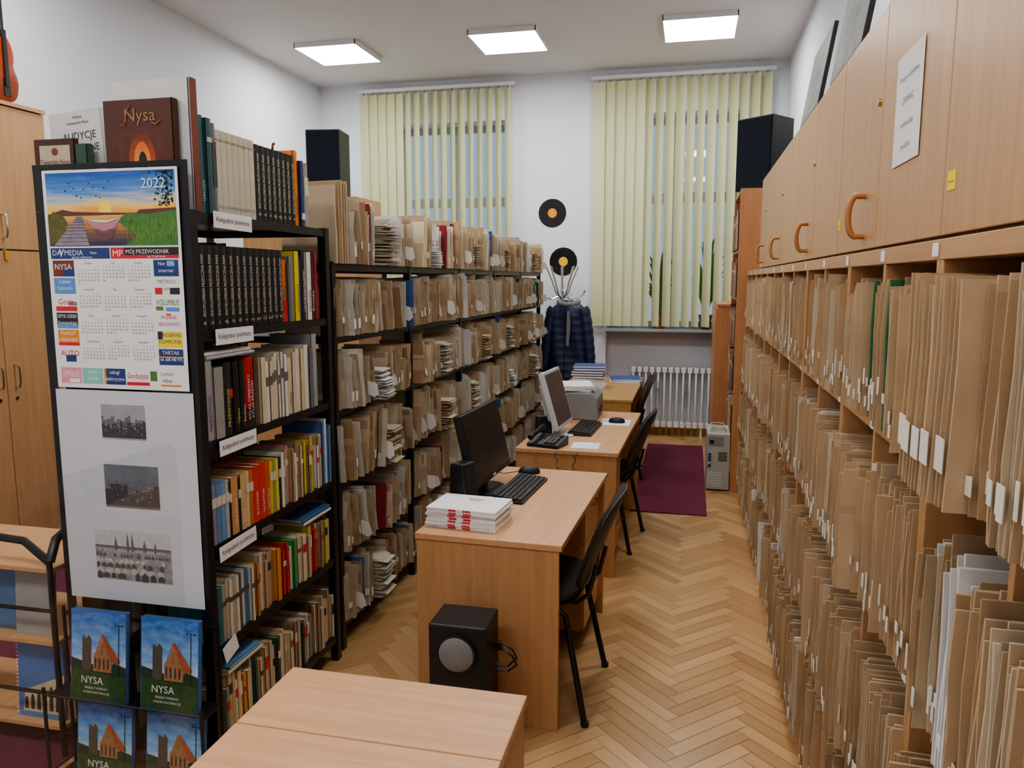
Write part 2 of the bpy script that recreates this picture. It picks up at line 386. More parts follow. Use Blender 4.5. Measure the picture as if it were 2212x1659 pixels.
def bundle_var(name,sg,m,seed,t,h,n,lab=True,slip=False,wav=.003,rag=.014,full=(.55,.95)):
    r=random.Random(seed); mb=MB(); leaves(mb,r,n,t,h,.27,sg,wav,full,rag)
    me=mb.mesh(name,m,norm=True); parts=[]
    if lab:
        l=MB(); z=r.uniform(.02,.08); l.box(min(-sg*.009,-sg*.0105),max(-sg*.009,-sg*.0105),t*.1,t*.9,z,z+r.uniform(.02,.05)); parts.append(l.mesh('label_strip',M['marks']))
    if slip:
        l=MB(); a,b=h*.12,h*.45; l.prism([(0,b),(sg*-.04,b-.01),(sg*-.055,a+.02),(sg*-.03,a),(0,a+.015)],(0,t*.5,0),X,Z,.0015); parts.append(l.mesh('paper_slip',M['white']))
    return dict(me=me,parts=parts,t=t,h=h,mb=mb)
def pile_var(name,sg,m,seed,w,hh):
    r=random.Random(seed); mb=MB(); z=0
    while z<hh:
        tt=r.uniform(.003,.009); f=r.uniform(-.01,.055); y0=r.uniform(0,.014); y1=w-r.uniform(0,.014); s=r.uniform(.002,.014)
        zz=max(z-s,z*.3)
        mb.add([(-sg*f,y0,zz),(-sg*f,y1,zz+s*.4),(sg*.2,y1,z),(sg*.2,y0,z),(-sg*f,y0,zz+tt*.7),(-sg*f,y1,zz+s*.4+tt*.7),(sg*.2,y1,z+tt*.7),(sg*.2,y0,z+tt*.7)],[(0,3,2,1),(4,5,6,7),(0,1,5,4),(1,2,6,5),(2,3,7,6),(3,0,4,7)])
        z+=tt
    return dict(me=mb.mesh(name,m),parts=[],t=w,h=hh,mb=mb,pile=True)
def sortkey(loc):
    # things the photograph shows come first, nearest first
    v=loc+Vector((0,0,.15))-Vector((0,0,1.7)); f=v.dot(F)
    shown = f>.1 and abs(v.dot(R)/f)<.665 and abs(v.dot(U)/f)<.56
    return (0 if shown else 1, v.length)
class Shelfer:
    def __init__(s,name,cat,group,stuffname,stufflabel,limit=300):
        s.items=[]; s.name=name; s.cat=cat; s.group=group; s.sn=stuffname; s.sl=stufflabel; s.limit=limit
    def place(s,var,loc,scz,lean,label): s.items.append((Vector(loc),var,scz,lean,label))
    def finish(s):
        s.items.sort(key=lambda q:sortkey(q[0]))
        for loc,v,scz,lean,label in s.items[:s.limit]:
            o=bpy.data.objects.new('paper_pile' if v.get('pile') else s.name,v['me']); C.objects.link(o); o.location=loc; o.rotation_euler=(lean,0,0); o.scale=(1,1,scz)
            tag(o,label,'papers' if v.get('pile') else s.cat,s.group)
            for p in v['parts']:
                c=bpy.data.objects.new(p.name,p); C.objects.link(c); c.parent=o
        rest=s.items[s.limit:]
        if rest:
            mats=[]; mb=MB()
            for loc,v,scz,lean,label in rest:
                m=v['me'].materials[0]
                if m not in mats: mats.append(m)
                mb.cur=mats.index(m)
                Mx=Matrix.Translation(loc)@Matrix.Rotation(lean,4,'X')@Matrix.Diagonal((1,1,scz,1))
                mb.add(v['mb'].v,v['mb'].f,Mx)
                if M['marks'] not in mats: mats.append(M['marks'])
                mb.cur=mats.index(M['marks'])
                for p in v['parts']: mb.add([q.co.copy() for q in p.vertices],[list(q.vertices) for q in p.polygons],Mx)
            o=mb.build(s.sn,mats,norm=False); tag(o,s.sl,'papers'); o['kind']='stuff'

# ------------------------------------------------------------------ right-hand shelving
ZR=[1.375,.955,.53,.09]; ZC=1.735; FX=.42
div=[.69+.4*i for i in range(15)]   # .69 .. 6.29
pos=['nearest','second','third','fourth','fifth','sixth','farthest']
for u in range(7):
    ya=div[2*u]; yb=div[2*u+2]
    t=thing('shelf_unit','open beech shelving unit full of brown envelopes along right wall, %s of seven'%pos[u],'shelving',(FX,ya,0),0,'open beech shelf units along the right wall')
    g=.0015; L=yb-ya
    for y in (0,.4,L):
        yy=min(max(y-.009,g),L-.018-g)
        MB().box(0,.42,yy,yy+.018,.0,ZC).build('side_panel' if y in (0,L) else 'divider',M['beech'],t,bevel=.0015)
    spans=[(g+.018,.391),(.409,L-.018-g)]
    for z in ZR:
        for a,b in spans: MB().box(.0,.42,a,b,z-.02,z).build('shelf',M['beechh'],t,bevel=.0015)
    MB().box(-.001,.42,g,L-g,ZC,ZC+.036).build('top_rail',M['beechh'],t,bevel=.0015)
    MB().box(.421,.43,g,L-g,0,ZC).build('back_panel',M['beech'],t)
    for a,b in spans:
        MB().box(.01,.03,a,b,0,.069).build('plinth',M['beech'],t)
        MB().box(-.0025,-.0015,a-.012,a+.022,ZC+.006,ZC+.030).build('compartment_label',M['white'],t)
        if u<5:
            for z in ZR[:3]: MB().box(-.0012,-.0002,a,a+.028,z-.019,z-.002).build('compartment_label',M['white'],t)
kv=[]
for i,(t_,h_,n_) in enumerate([(.012,.332,2),(.016,.338,3),(.022,.330,4),(.010,.326,2),(.018,.32,3),(.026,.336,5),(.014,.312,3),(.012,.335,2),(.020,.338,4),(.010,.32,2),(.014,.328,3)]):
    kv.append(bundle_var('kraft_envelope',1,M['kraft'],100+i,t_,h_,n_,lab=(i%3!=2),rag=.009,full=(.78,.98)))
big1=bundle_var('kraft_bundle',1,M['kraft'],150,.045,.335,7,lab=True,rag=.012,wav=.004,full=(.7,.97))
wv=bundle_var('white_envelope',1,M['whitef'],120,.026,.34,3,lab=False,wav=.006,rag=.02)
bv=bundle_var('buff_envelope',1,M['buff'],121,.018,.325,4,full=(.75,.98)); bv2=bundle_var('buff_envelope',1,M['buff'],123,.013,.315,3,full=(.75,.98))
gv=bundle_var('green_folder',1,M['greenf'],122,.014,.33,1,lab=True); blv=bundle_var('blue_folder',1,M['bluef'],124,.012,.30,1); rv=bundle_var('maroon_folder',1,M['redf'],125,.010,.31,1)
SR=Shelfer('paper_envelope','envelope','paper envelopes filed on the right-hand shelves','paper_envelopes','brown paper envelopes filling the farther compartments of the right-hand shelving')
rn=['top','second','third','bottom']
r=random.Random(21)
for ri,z in enumerate(ZR):
    for ci in range(0,14):
        ya=div[ci]+.0125; yb=div[ci+1]-.0105; y=ya if ci else .90; k=0
        fill=r.uniform(.95,1.0) if r.random()<.88 else r.uniform(.75,.92)
        base=r.uniform(.410,.425) if ri==0 else r.uniform(.392,.418)
        if ci<2: base=.398 if ci else .375
        while True:
            q=r.random(); nm='brown kraft envelope'
            v=r.choice(kv)
            if q>.985: v=wv; nm='white paper folder'
            elif q>.88: v=r.choice((bv,bv2)); nm='pale buff envelope'
            elif q<.004: v=gv; nm='dark green folder'
            elif q<.008: v=blv; nm='blue card folder'
            elif q<.012: v=rv; nm='maroon card folder'
            if ri==0 and ci==3 and k in (3,): v=gv; nm='dark green folder'
            if ri==0 and ci==1 and 4<=k<=8: v=big1; nm='creased kraft bundle sticking out'
            if ri==1 and ci==1 and k in (5,6,7): v=wv; nm='tall white paper folder'
            if ri==3 and ci==2 and k in (3,4): v=blv; nm='blue card folder'
            if y+v['t']>ya+(yb-ya)*fill: break
            k+=1
            xf=base+r.uniform(-.012,.016)
            if r.random()<.10: xf-=r.uniform(.01,.03)
            if v is big1: xf=.352+r.uniform(-.008,.008)
            ad='thick' if v['t']>.019 else ('thin' if v['t']<.013 else 'creased')
            if v is big1: ad='big'
            sc=r.uniform(.95,1.03)*(1.0 if ri!=3 else 1.04)
            SR.place(v,(xf,y,z+.001),sc,r.uniform(-.010,.010),'%s %s, %s from near end, %s compartment, %s row, right shelving'%(ad,nm.replace(' sticking out',''),ordi(k),ordi(ci+1),rn[ri]))
            y+=v['t']+r.uniform(-.0005,.001)
SR.finish()
tops=[.5,1.5,2.5,3.5,4.5,5.25]
cz0,cz1=1.775,2.33
for u in range(5):
    ya,yb=tops[u],tops[u+1]; L=yb-ya
    t=thing('wall_cupboard','beech cupboard with paired doors above the open shelves, %s of five'%['nearest','second','third','fourth','farthest'][u],'cupboard',(FX,ya,cz0),0,'beech cupboards above the right-hand shelves')
    hh=cz1-cz0
    MB().box(.02,.43,.001,L-.001,0,hh).build('body',M['beech'],t,bevel=.002)
    for d in (0,1):
        a=.002+d*L/2; b=(d+1)*L/2-.002
        do=MB().box(0,.019,a,b,.002,hh-.002).build('door',M['beech'],t,bevel=.0015)
        if d==1:
            yy=a+(.13 if u else .03)
            pts=[(0,yy,.035),(-.012,yy,.035)]+[(-.016-.024*math.sin(q)**.8,yy,.085-.052*math.cos(q)) for q in [PI*i/12 for i in range(1,12)]]+[(-.012,yy,.135),(0,yy,.135)]
            MB().tube(pts,.008,10).build('handle',M['woodh'],do,smooth=True)
            MB().tube([(0,a+.03,.34),(-.006,a+.03,.34)],.009,14).build('lock',M['brass'],do,smooth=True)
    def sticker(y,z,w,h):
        o=MB().box(-.0012,-.0002,y,y+w,z,z+h).build('sticker',M['yellow'],t)
        MB().text('Nuty, płyty',.006,(-.0016,y+w/2,z+h*.4),-Y,Z,'c',fit=w*.85).build('lettering',M['ink'],o,norm=False)
    if u==0: sticker(.938,.075,.04,.032)
    if u in (1,2): sticker(.960,.07,.03,.03)
t=thing('paper_notice','white printed notice taped to the cupboard door beside the lock','notice',(FX-.002,1.77,2.05),0)
MB().box(-.0006,0,-.1,.1,-.11,.115).build('sheet',M['white'],t)
mb=MB()
for tx,z,s in (('Proszę po skończeniu',.06,.016),('ZAMYKAĆ',.012,.018),('szczelnie płyty',-.035,.017),('po użyciu',-.08,.018)):
    mb.text(tx,s,(-.0011,0,z),-Y,Z,'c',fit=.16)
mb.build('lettering',mat('green_ink',(.16,.30,.23),.7),t,norm=False)
def board(y0,y1,h,label,seed):
    t=thing('mounted_photo',label,'picture',(.424,(y0+y1)/2,cz1+.003),0,'mounted photographs on top of the cupboards',rot=(0,math.radians(9),0))
    w=(y1-y0)/2
    MB().box(0,.014,-w,w,0,h).build('board',M['black'],t)
    MB().box(-.001,-.0001,-w+.002,w,.003,h-.002).build('photo',mat('grey_photo_%d'%seed,(.22,.225,.22),.7,var=.7,scale=9),t)
board(3.08,3.54,.29,'grey mounted photograph leaning on the cupboards, farther one',1)
board(2.33,2.82,.38,'grey mounted photograph leaning on the cupboards, nearer one cut by frame',2)

# ------------------------------------------------------------------ books
def bookbuild(loc,t,h,d,col,label,group,title=None,tcol=None,band=None,rot=(0,0,0),pages='pages',cat='book',name='book',tsize=None,code=None,foot=None,panel=None):
    b=thing(name,label,cat,loc,0,group,rot)
    e=.0025 if t>.012 else .0012
    mb=MB(); mb.box(-d,-.003,0,e,0,h); mb.box(-d,-.003,t-e,t,0,h)
    n=5; pr=[(-.003,0)]+[(.0035*math.sin(PI*i/n)-.003,t*i/n) for i in range(1,n)]+[(-.003,t),(-.006,t),(-.006,0)]
    mb.prism(pr,(0,0,0),X,Y,h)
    mb.build('cover',colm(col),b)
    MB().box(-d+.004,-.0065,e+.0002,t-e-.0002,.004,h-.005).build('pages',M[pages],b)
    if panel:
        z1,z2,pc=panel; MB().box(-.001,.0011,.002,t-.002,h*z1,h*z2).build('spine_panel',colm(pc),b)
    if title or foot:
        ts=tsize or min(t*.62,.02); mb=MB()
        if title: mb.text(title,ts,(.0018,t/2+ts*.34,h*.16 if code else h*.12),Z,-Y,fit=h*.72)
        if code: mb.text(code,.017,(.0018,t/2,.018),Y,Z,'c',fit=t*.8)
        if foot: mb.text(foot,.014,(.0018,t/2,.022),Y,Z,'c',fit=t*.9)
        mb.build('spine_lettering',colm(tcol or (.75,.72,.6)),b,norm=False)
    if band:
        z1,z2,bc=band; MB().box(-.002,.0012,.001,t-.001,h*z1,h*z2).build('spine_band',colm(bc),b)
    return b
t=thing('bookcase','tall orange-brown bookcase holding bound volumes at the far right','bookcase',(.345,6.31,0))
L=.86
for y in (0,L-.02): MB().box(0,.525,y,y+.02,0,2.40).build('side_panel',M['orange'],t,bevel=.001)
for z in (.05,.42,.80,1.17,1.54,1.92,2.38): MB().box(.005,.515,.0205,L-.0205,z,z+.02).build('shelf',M['orange'],t)
MB().box(.516,.525,.0205,L-.0205,.05,2.40).build('back_panel',M['orange'],t)
r=random.Random(4)
ccs=[(.20,.03,.03),(.30,.18,.08),(.45,.33,.2),(.10,.05,.04),(.05,.07,.05),(.35,.08,.06),(.5,.42,.3)]
for si,z in enumerate((.42,.80,1.17,1.54,1.92)):
    y=6.335;k=0
    while y<7.1:
        tt=r.uniform(.03,.05)
        if y+tt>7.14: break
        k+=1
        bookbuild((.335,y+tt,z+.021),tt,r.uniform(.25,.31),.2,r.choice(ccs),'bound volume, %s from near end on %s shelf of orange bookcase'%(ordi(k),['lowest filled','second filled','middle','second highest','highest'][si]),'bound volumes in the orange bookcase',rot=(0,0,PI),band=(.7,.76,(.5,.4,.2)))
        y+=tt+.002
def hifi(loc,w,d,h,rz,label):
    t=thing('loudspeaker',label,'loudspeaker',loc,rz,'black hi-fi loudspeakers high up')
    MB().box(-w/2,w/2,-d/2,d/2,0,h).build('cabinet',M['blackp'],t,bevel=.004)
    MB().box(-w/2+.01,w/2-.01,-d/2-.012,-d/2-.0005,.01,h-.01).build('grille',mat('navy_grille',(.012,.018,.034),.95,bump=.6,bscale=500),t,bevel=.004)
hifi((.530,6.60,2.401),.32,.29,.56,math.radians(-38),'black loudspeaker on top of the orange bookcase at right')
t=thing('low_cabinet','orange-brown low cabinet beside the radiator in the far corner','cabinet',(.24,7.25,0))
MB().box(0,.60,0,1.0,0,1.46).build('body',M['orange'],t,bevel=.002)
MB().box(-.01,.61,-.01,1.01,1.461,1.485).build('top',M['orange'],t,bevel=.002)
MB().box(-.022,-.0005,.003,.997,.08,1.44).build('door',M['orange'],t)
t=thing('computer_tower','beige computer tower on the floor with its rear ports showing','computer',(.248,6.30,0))
MB().box(-.09,.09,0,.42,.012,.47).build('case',M['beige'],t,bevel=.004)
for x in (-.07,.07):
    for y in (.05,.37): MB().box(x-.012,x+.012,y-.012,y+.012,0,.011).build('foot',M['black'],t)
MB().box(-.08,.04,-.002,-.0002,.37,.45).build('power_supply',M['grey'],t)
MB().box(-.07,-.035,-.005,-.002,.39,.42).build('power_socket',M['black'],t)
mb=MB()
for k in range(6): mb.box(.0,.07,-.002,-.0002,.25+k*.013,.256+k*.013)
mb.build('vent_grille',M['black'],t)
for k in range(6): MB().box(-.08,.03,-.0015,-.0002,.04+k*.021,.052+k*.021).build('slot_cover',M['silver'],t)
for k in range(5): MB().box(-.08,-.055,-.006,-.0002,.2+k*.024,.215+k*.024).build('port',M['teal'] if k==1 else M['dblue'],t)
t=thing('cable','grey cable lying coiled on top of the computer tower','cable',(.245,6.45,.472))
MB().tube([(.06*math.cos(a*.7)+.01*math.sin(a*2),.09*math.sin(a*.7),.004+.0022*a) for a in [i*.5 for i in range(50)]],.004,6).build('lead',M['beige'],t,smooth=True)
o=MB().box(-.40,.155,5.58,8.0,.001,.009).build('rug',M['rug'],bevel=.003); tag(o,'wine-coloured carpet runner on the parquet in front of the radiator','rug')
o=MB().box(-3.68,-2.12,.2,5.2,.001,.008).build('carpet',M['rug']); tag(o,'wine-coloured carpet under the wardrobe side of the room','carpet')

# ------------------------------------------------------------------ desks
def desk(loc,rz,w,l,label,ped,top='deskl',pan='deskv'):
    t=thing('desk',label,'desk',loc,rz,'beech desks in a row down the middle'); h=.735
    MB().box(-w/2,w/2,-l/2,l/2,h-.025,h).build('desktop',M[top],t,bevel=.003)
    for s in (-1,1):
        y=s*(l/2-.015)
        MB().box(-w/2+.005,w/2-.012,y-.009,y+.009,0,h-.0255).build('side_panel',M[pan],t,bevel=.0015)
    MB().box(-w/2+.05,-w/2+.066,-l/2+.0245,l/2-.0245,.28,h-.026).build('modesty_panel',M[pan],t)
    if ped:
        y0=(l/2-.43) if ped>0 else (-l/2+.03); y1=y0+.40
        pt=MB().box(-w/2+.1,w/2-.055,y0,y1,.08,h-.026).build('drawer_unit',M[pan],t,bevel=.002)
        for k in range(3):
            z0=.09+k*.205
            MB().box(w/2-.0545,w/2-.036,y0+.003,y1-.003,z0,z0+.198).build('drawer',M['deskl'],pt,bevel=.0015)
            ym=(y0+y1)/2; x=w/2-.036
            MB().tube([(x,ym-.05,z0+.15),(x+.022,ym-.045,z0+.15),(x+.022,ym+.045,z0+.15),(x,ym+.05,z0+.15)],.005,6).build('handle',M['woodh'],pt,smooth=True)
    return t
desk((-.70,3.25,0),math.radians(-2.5),.58,1.12,'nearest beech desk with a black monitor and stacked white books',1)
desk((-.655,4.95,0),math.radians(-1.5),.60,1.38,'second beech desk with a telephone, silver monitor and printer',-1)
desk((-.79,6.96,0),0,.70,1.5,'farthest desk, darker yellow wood, holding blue binders by the coats',0,'oak','oak')
def side_table(y0,y1,label):
    t=thing('table',label,'table',(-.645,(y0+y1)/2,0),0,'two tables pushed together in the foreground'); l=(y1-y0)/2; h=.74
    MB().box(-.30,.30,-l,l,h-.025,h).build('tabletop',M['desk'],t,bevel=.003)
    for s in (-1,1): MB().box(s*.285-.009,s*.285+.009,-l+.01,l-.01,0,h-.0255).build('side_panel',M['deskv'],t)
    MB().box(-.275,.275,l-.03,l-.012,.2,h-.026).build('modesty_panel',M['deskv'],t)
side_table(1.395,1.645,'narrow beech table pushed against the larger table in the foreground')
side_table(.62,1.392,'larger beech table cut off by the bottom edge of the picture')

# ------------------------------------------------------------------ chairs
def chair(loc,rz,label):
    t=thing('office_chair',label,'chair',loc,rz,'black visitor chairs at the desks')
    def cushion(w0,w1,n=24,e=3.5): return [(w0*abs(math.cos(a))**(2/e)*(1 if math.cos(a)>0 else -1),w1*abs(math.sin(a))**(2/e)*(1 if math.sin(a)>0 else -1)) for a in [2*PI*i/n for i in range(n)]]
    def pad(levels,tr,name,m):
        rings=[]
        for s,z in levels: rings.append([tr(p[0]*s,p[1]*s,z) for p in cushion(.215,.235)])
        return MB().loft(rings).build(name,m,t,smooth=True)
    pad([(.9,.462),(1.0,.475),(1.0,.492),(.95,.502),(.7,.508)],lambda x,y,z:(x-.02,y,z-.02*(x/.21)**2*(1 if x<0 else 0)),'seat',M['fabricb'])
    pad([(.88,.446),(1.0,.455),(1.0,.461)],lambda x,y,z:(x-.02,y,z),'seat_shell',M['blackp'])
    def tb(x,y,z):
        hgt=.69+x*.88; xx=.215+(hgt-.5)*.36+z
        return (xx-.55*y*y,y*.95,hgt)
    pad([(.85,-.022),(1.0,-.012),(1.0,.0)],tb,'backrest',M['fabricb'])
    pad([(1.0,.0015),(1.0,.007),(.85,.013)],tb,'back_shell',M['blackp'])
    for s in (-1,1):
        MB().tube([(-.17,s*.20,.437),(-.2,s*.205,.42),(-.25,s*.235,.012)],.0125,10).build('leg',M['black'],t,smooth=True)
        MB().tube([(.13,s*.20,.437),(.16,s*.205,.42),(.245,s*.24,.012)],.0125,10).build('leg',M['black'],t,smooth=True)
        MB().tube([(.05,s*.12,.44),(.19,s*.12,.442),(.235,s*.12,.48),(.262,s*.12,.60)],.010,8).build('back_support',M['black'],t,smooth=True)
    MB().tube([(-.17,-.2,.434),(-.17,.2,.434),(.13,.2,.434),(.13,-.2,.434),(-.17,-.2,.434)],.011,8).build('seat_frame',M['black'],t,smooth=True)
    for sx,sy in ((-.252,.236),(.247,.241)):
        for s in (-1,1): MB().tube([(sx,s*sy,0),(sx,s*sy,.02)],.016,10).build('leg_cap',M['blackp'],t,smooth=True)
    return t
chair((-.585,3.0,0),math.radians(-3),'black upholstered chair at the nearest desk, seat pushed under it')
chair((-.55,4.93,0),math.radians(-6),'black upholstered chair at the second desk beside the carpet')
chair((-.64,6.72,0),math.radians(5),'black upholstered chair at the farthest desk near the radiator')

# ------------------------------------------------------------------ electronics
def monitor(loc,w,h,frame,scr,label,tilt,rz=0):
    t=thing('monitor',label,'monitor',loc,rz)
    Rt=Matrix.Translation((.0,0,.065))@Matrix.Rotation(-math.radians(tilt),4,'Y')
    MB().box(-.035,0,-w/2,w/2,0,h,Rt).build('housing',frame,t,bevel=.005)
    MB().box(-.075,-.0355,-w*.3,w*.3,h*.15,h*.8,Rt).build('rear_housing',frame,t,bevel=.012)
    MB().box(.0003,.0012,-w/2+.018,w/2-.018,.024,h-.018,Rt).build('screen',scr,t)
    MB().box(-.075,-.045,-.035,.035,.012,.20).build('stand_neck',frame,t,bevel=.006)
    MB().loft([[(-.05+.1*s*math.cos(a),.125*s*math.sin(a),z) for a in [2*PI*i/28 for i in range(28)]] for s,z in ((1,0),(1,.006),(.9,.012))]).build('stand_base',frame,t,smooth=True)
    MB().box(.0003,.0015,-.02,.02,.007,.016,Rt).build('badge',M['silver'],t)
    return t
DZ=.7355
monitor((-.86,3.36,DZ),.53,.33,M['black'],M['screen'],'black widescreen monitor on the nearest desk',13,math.radians(-3))
monitor((-.74,4.69,DZ),.40,.36,M['silver'],M['screeng'],'silver-framed monitor with grey screen on the second desk',16,math.radians(-4))
def keyboard(loc,rz,label,l=.44):
    t=thing('keyboard',label,'keyboard',loc,rz,'black computer keyboards')
    MB().prism([(-.075,0),(.075,0),(.075,.010),(-.075,.022)],(0,l/2,0),X,Z,l).build('body',M['blackp'],t,bevel=.002)
    mb=MB(); sl=-.012/.15
    for i in range(6):
        for j in range(18):
            y0=-l/2+.012+j*(l-.024)/18
            if i==5 and 4<=j<=8:
                if j>4: continue
                y1=y0+5*(l-.024)/18-.003
            else: y1=y0+(l-.024)/18-.003
            x0=-.066+i*.0225; z=.016+sl*(x0+.01)
            mb.box(x0,x0+.019,y0,y1,z,z+.008)
    mb.build('keys',M['black'],t)
keyboard((-.745,3.38,DZ),math.radians(-4),'black keyboard in front of the black widescreen monitor')
keyboard((-.645,4.90,DZ),math.radians(-3),'black keyboard in front of the silver-framed monitor')
def mouse(loc,rz,label):
    t=thing('mouse',label,'mouse',loc,rz,'black computer mice')
    rings=[]
    for s,z in ((1,0),(1.02,.01),(.9,.024),(.6,.034),(.2,.037)):
        rings.append([(.055*s*math.cos(a),.031*s*math.sin(a),z) for a in [2*PI*i/20 for i in range(20)]])
    MB().loft(rings).build('body',M['blackp'],t,smooth=True)
    MB().tube([(-.02,-.004,.033),(-.02,.004,.033)],.006,10).build('scroll_wheel',M['grey'],t)
    MB().tube([(-.053,0,.01),(-.09,.01,.004),(-.13,-.01,.004),(-.16,.02,.004)],.002,5).build('lead',M['black'],t)
mouse((-.77,3.70,DZ),.3,'black mouse beyond the keyboard on the nearest desk')
o=MB().box(-.58,-.38,5.08,5.30,DZ,DZ+.003).build('mouse_pad',M['white']); tag(o,'white mouse pad on the second desk','mouse pad')
mouse((-.47,5.18,DZ+.0035),.0,'black mouse on the white pad on the second desk')
def deskspk(loc,w,d,h,rz,label):
    t=thing('desktop_speaker',label,'speaker',loc,rz,'small black computer speakers')
    MB().prism([(-d/2,0),(d/2,0),(d/2-.03,h),(-d/2+.01,h)],(0,w/2,0),X,Z,w).build('cabinet',M['blackp'],t,bevel=.008)
    MB().prism([(d/2+.001,.02),(d/2+.004,.02),(d/2-.026,h-.015),(d/2-.029,h-.015)],(0,w/2-.01,0),X,Z,w-.02).build('grille',M['fabric'],t)
deskspk((-.915,3.05,DZ),.085,.11,.20,math.radians(-25),'black computer speaker standing beside the black monitor')
deskspk((-.87,4.62,DZ),.09,.09,.13,math.radians(-60),'black computer speaker behind the silver-framed monitor')
t=thing('telephone','black corded desk telephone at the front corner of the second desk','telephone',(-.80,4.375,DZ),math.radians(-15))
MB().prism([(-.08,0),(.08,0),(.08,.055),(-.08,.02)],(-.10,0,0),Y,Z,.20).build('base',M['blackp'],t,bevel=.005)
MB().tube([(-.07,-.09,.055),(-.07,-.05,.068),(-.07,.0,.074),(-.07,.05,.086),(-.07,.09,.09)],[.018,.016,.013,.016,.018],10).build('handset',M['black'],t,smooth=True)
mb=MB()
for i in range(4):
    for j in range(3):
        y=-.06+i*.024; mb.box(.0+j*.026,.018+j*.026,y,y+.016,.03+ (y+.06)*.22,.036+(y+.06)*.22)
mb.build('keypad',M['grey'],t)
MB().box(-.01,.08,.04,.07,.05,.054).build('display',M['screeng'],t)
t=thing('cable','curly black telephone cord drooping over the front of the second desk','cable',(-.68,4.24,.60))
pts=[]
for i in range(120):
    s=i/119; a=s*2*PI*14; pts.append((-.05+.12*s+.006*math.cos(a),-.012+.006*math.sin(a)-.02*math.sin(PI*s),.13-.22*math.sin(PI*s)))
MB().tube(pts,.0022,5).build('lead',M['black'],t)
o=MB().box(-.66,-.50,4.33,4.50,DZ,DZ+.0015).build('paper_sheet',M['white']); tag(o,'white paper sheet beside the telephone on the second desk','paper')
t=thing('printer','grey printer at the far end of the second desk under papers','printer',(-.78,5.40,DZ))
MB().prism([(-.17,0),(.17,0),(.17,.15),(.13,.19),(-.15,.19),(-.17,.16)],(0,.17,0),X,Z,.34).build('body',M['grey'],t,bevel=.008)
MB().box(-.13,.12,-.14,.14,.1905,.20).build('lid',M['silver'],t,bevel=.004)
MB().box(.1705,.172,-.12,.12,.03,.08).build('paper_slot',M['black'],t)
def paperstack(x,y,z,w,d,items,rz,grp):
    for k,(hh,m,lab,cat,nm) in enumerate(items):
        t=thing(nm,lab,cat,(x+rnd.uniform(-.01,.01),y+rnd.uniform(-.01,.01),z),rz+rnd.uniform(-.08,.08),grp)
        MB().box(-w/2,w/2,-d/2,d/2,0,hh).build('cover',M[m] if isinstance(m,str) else m,t,bevel=.0015)
        MB().box(-w/2+.003,w/2+.001,-d/2-.001,d/2-.003,hh*.2,hh*.8).build('pages',M['white'],t)
        z+=hh+.0006
paperstack(-.78,5.40,DZ+.2005,.23,.30,[(.012,'white','white paper pile lying on the printer lid','papers','magazine'),(.012,colm((.55,.5,.2)),'coloured magazine on the printer papers','magazine','magazine'),(.008,'white','white booklet topmost on the printer','booklet','magazine')],.2,'papers on the printer')
bl=colm((.04,.09,.32)); wh='white'
paperstack(-.88,6.9,DZ,.28,.24,[(.03,wh,'thick white paper pile, bottom of the stack with blue binders','papers','paper_pile'),(.03,wh,'white paper pile second from bottom under blue binders','papers','paper_pile'),(.03,wh,'white paper pile directly beneath the blue binders','papers','paper_pile'),(.022,bl,'lowest blue binder of the stack on the far desk','binder','binder'),(.022,bl,'second lowest blue binder on the far desk','binder','binder'),(.024,colm((.12,.04,.2)),'purple-blue binder in the stack on the far desk','binder','binder'),(.022,bl,'second highest blue binder on the far desk','binder','binder'),(.022,bl,'topmost blue binder on the far desk by the jacket','binder','binder')],.05,'stack on the farthest desk')
paperstack(-.60,7.35,DZ,.28,.3,[(.02,wh,'white papers under a blue folder at the far desk corner','papers','paper_pile'),(.02,bl,'blue folder lying on papers at the far desk corner','folder','folder')],.1,'papers at the corner of the farthest desk')
z=DZ
for k in range(7):
    t=thing('spiral_bound_book','white spiral-bound book with red edge marks, %s from the bottom of the desk stack'%ordi(k+1) if k<6 else 'topmost white spiral-bound book with red title on the nearest desk','book',(-.845+rnd.uniform(-.006,.006),2.875+rnd.uniform(-.006,.006),z),math.radians(-4)+rnd.uniform(-.03,.03),'stack of white spiral-bound books')
    MB().box(-.145,.145,-.10,.11,0,.0105).build('pages',M['white'],t,bevel=.001)
    for x in (-.035,.025): MB().box(x-.016,x+.016,-.1012,-.1002,.0015,.009).build('edge_mark',M['red'],t)
    if k!=3:
        mb=MB()
        for q in range(22): mb.tube([(-.13+q*.0124,-.099,.003),(-.13+q*.0124,-.105,.003),(-.13+q*.0124,-.105,.0085),(-.13+q*.0124,-.099,.0085)],.0006,4)
        mb.build('spiral',M['silver'],t)
    if k==6:
        mb=MB()
        for q,(x,w) in enumerate(((-.03,.08),(-.02,.06),(-.01,.045))): mb.rect(x,x+w,.06-q*.014,.065-q*.014,(0,0,.0112),X,Y)
        mb.build('title_print',M['red'],t,norm=False)
    z+=.0112
t=thing('subwoofer','black subwoofer with a round grey driver in front of the nearest desk','speaker',(-.765,2.52,0))
MB().box(-.105,.105,-.08,.10,.008,.50).build('cabinet',M['blackp'],t,bevel=.006)
MB().tube([(-.0,-.0805,.40),(0,-.092,.40)],.072,32).build('driver_ring',M['black'],t,smooth=True)
MB().lathe([(0.0,.012),(.03,.010),(.055,.005),(.063,0),(0,0)],n=32).build('driver',mat('grey_cone',(.22,.22,.225),.55),t,loc=(0,-.0925,.40),rot=(PI/2,0,0),smooth=True)
for x in (-.08,.08):
    for y in (-.06,.08): MB().box(x-.012,x+.012,y-.012,y+.012,0,.0075).build('foot',M['black'],t)
t=thing('cable','black cables looping from the side of the subwoofer','cable',(-.655,2.54,.3))
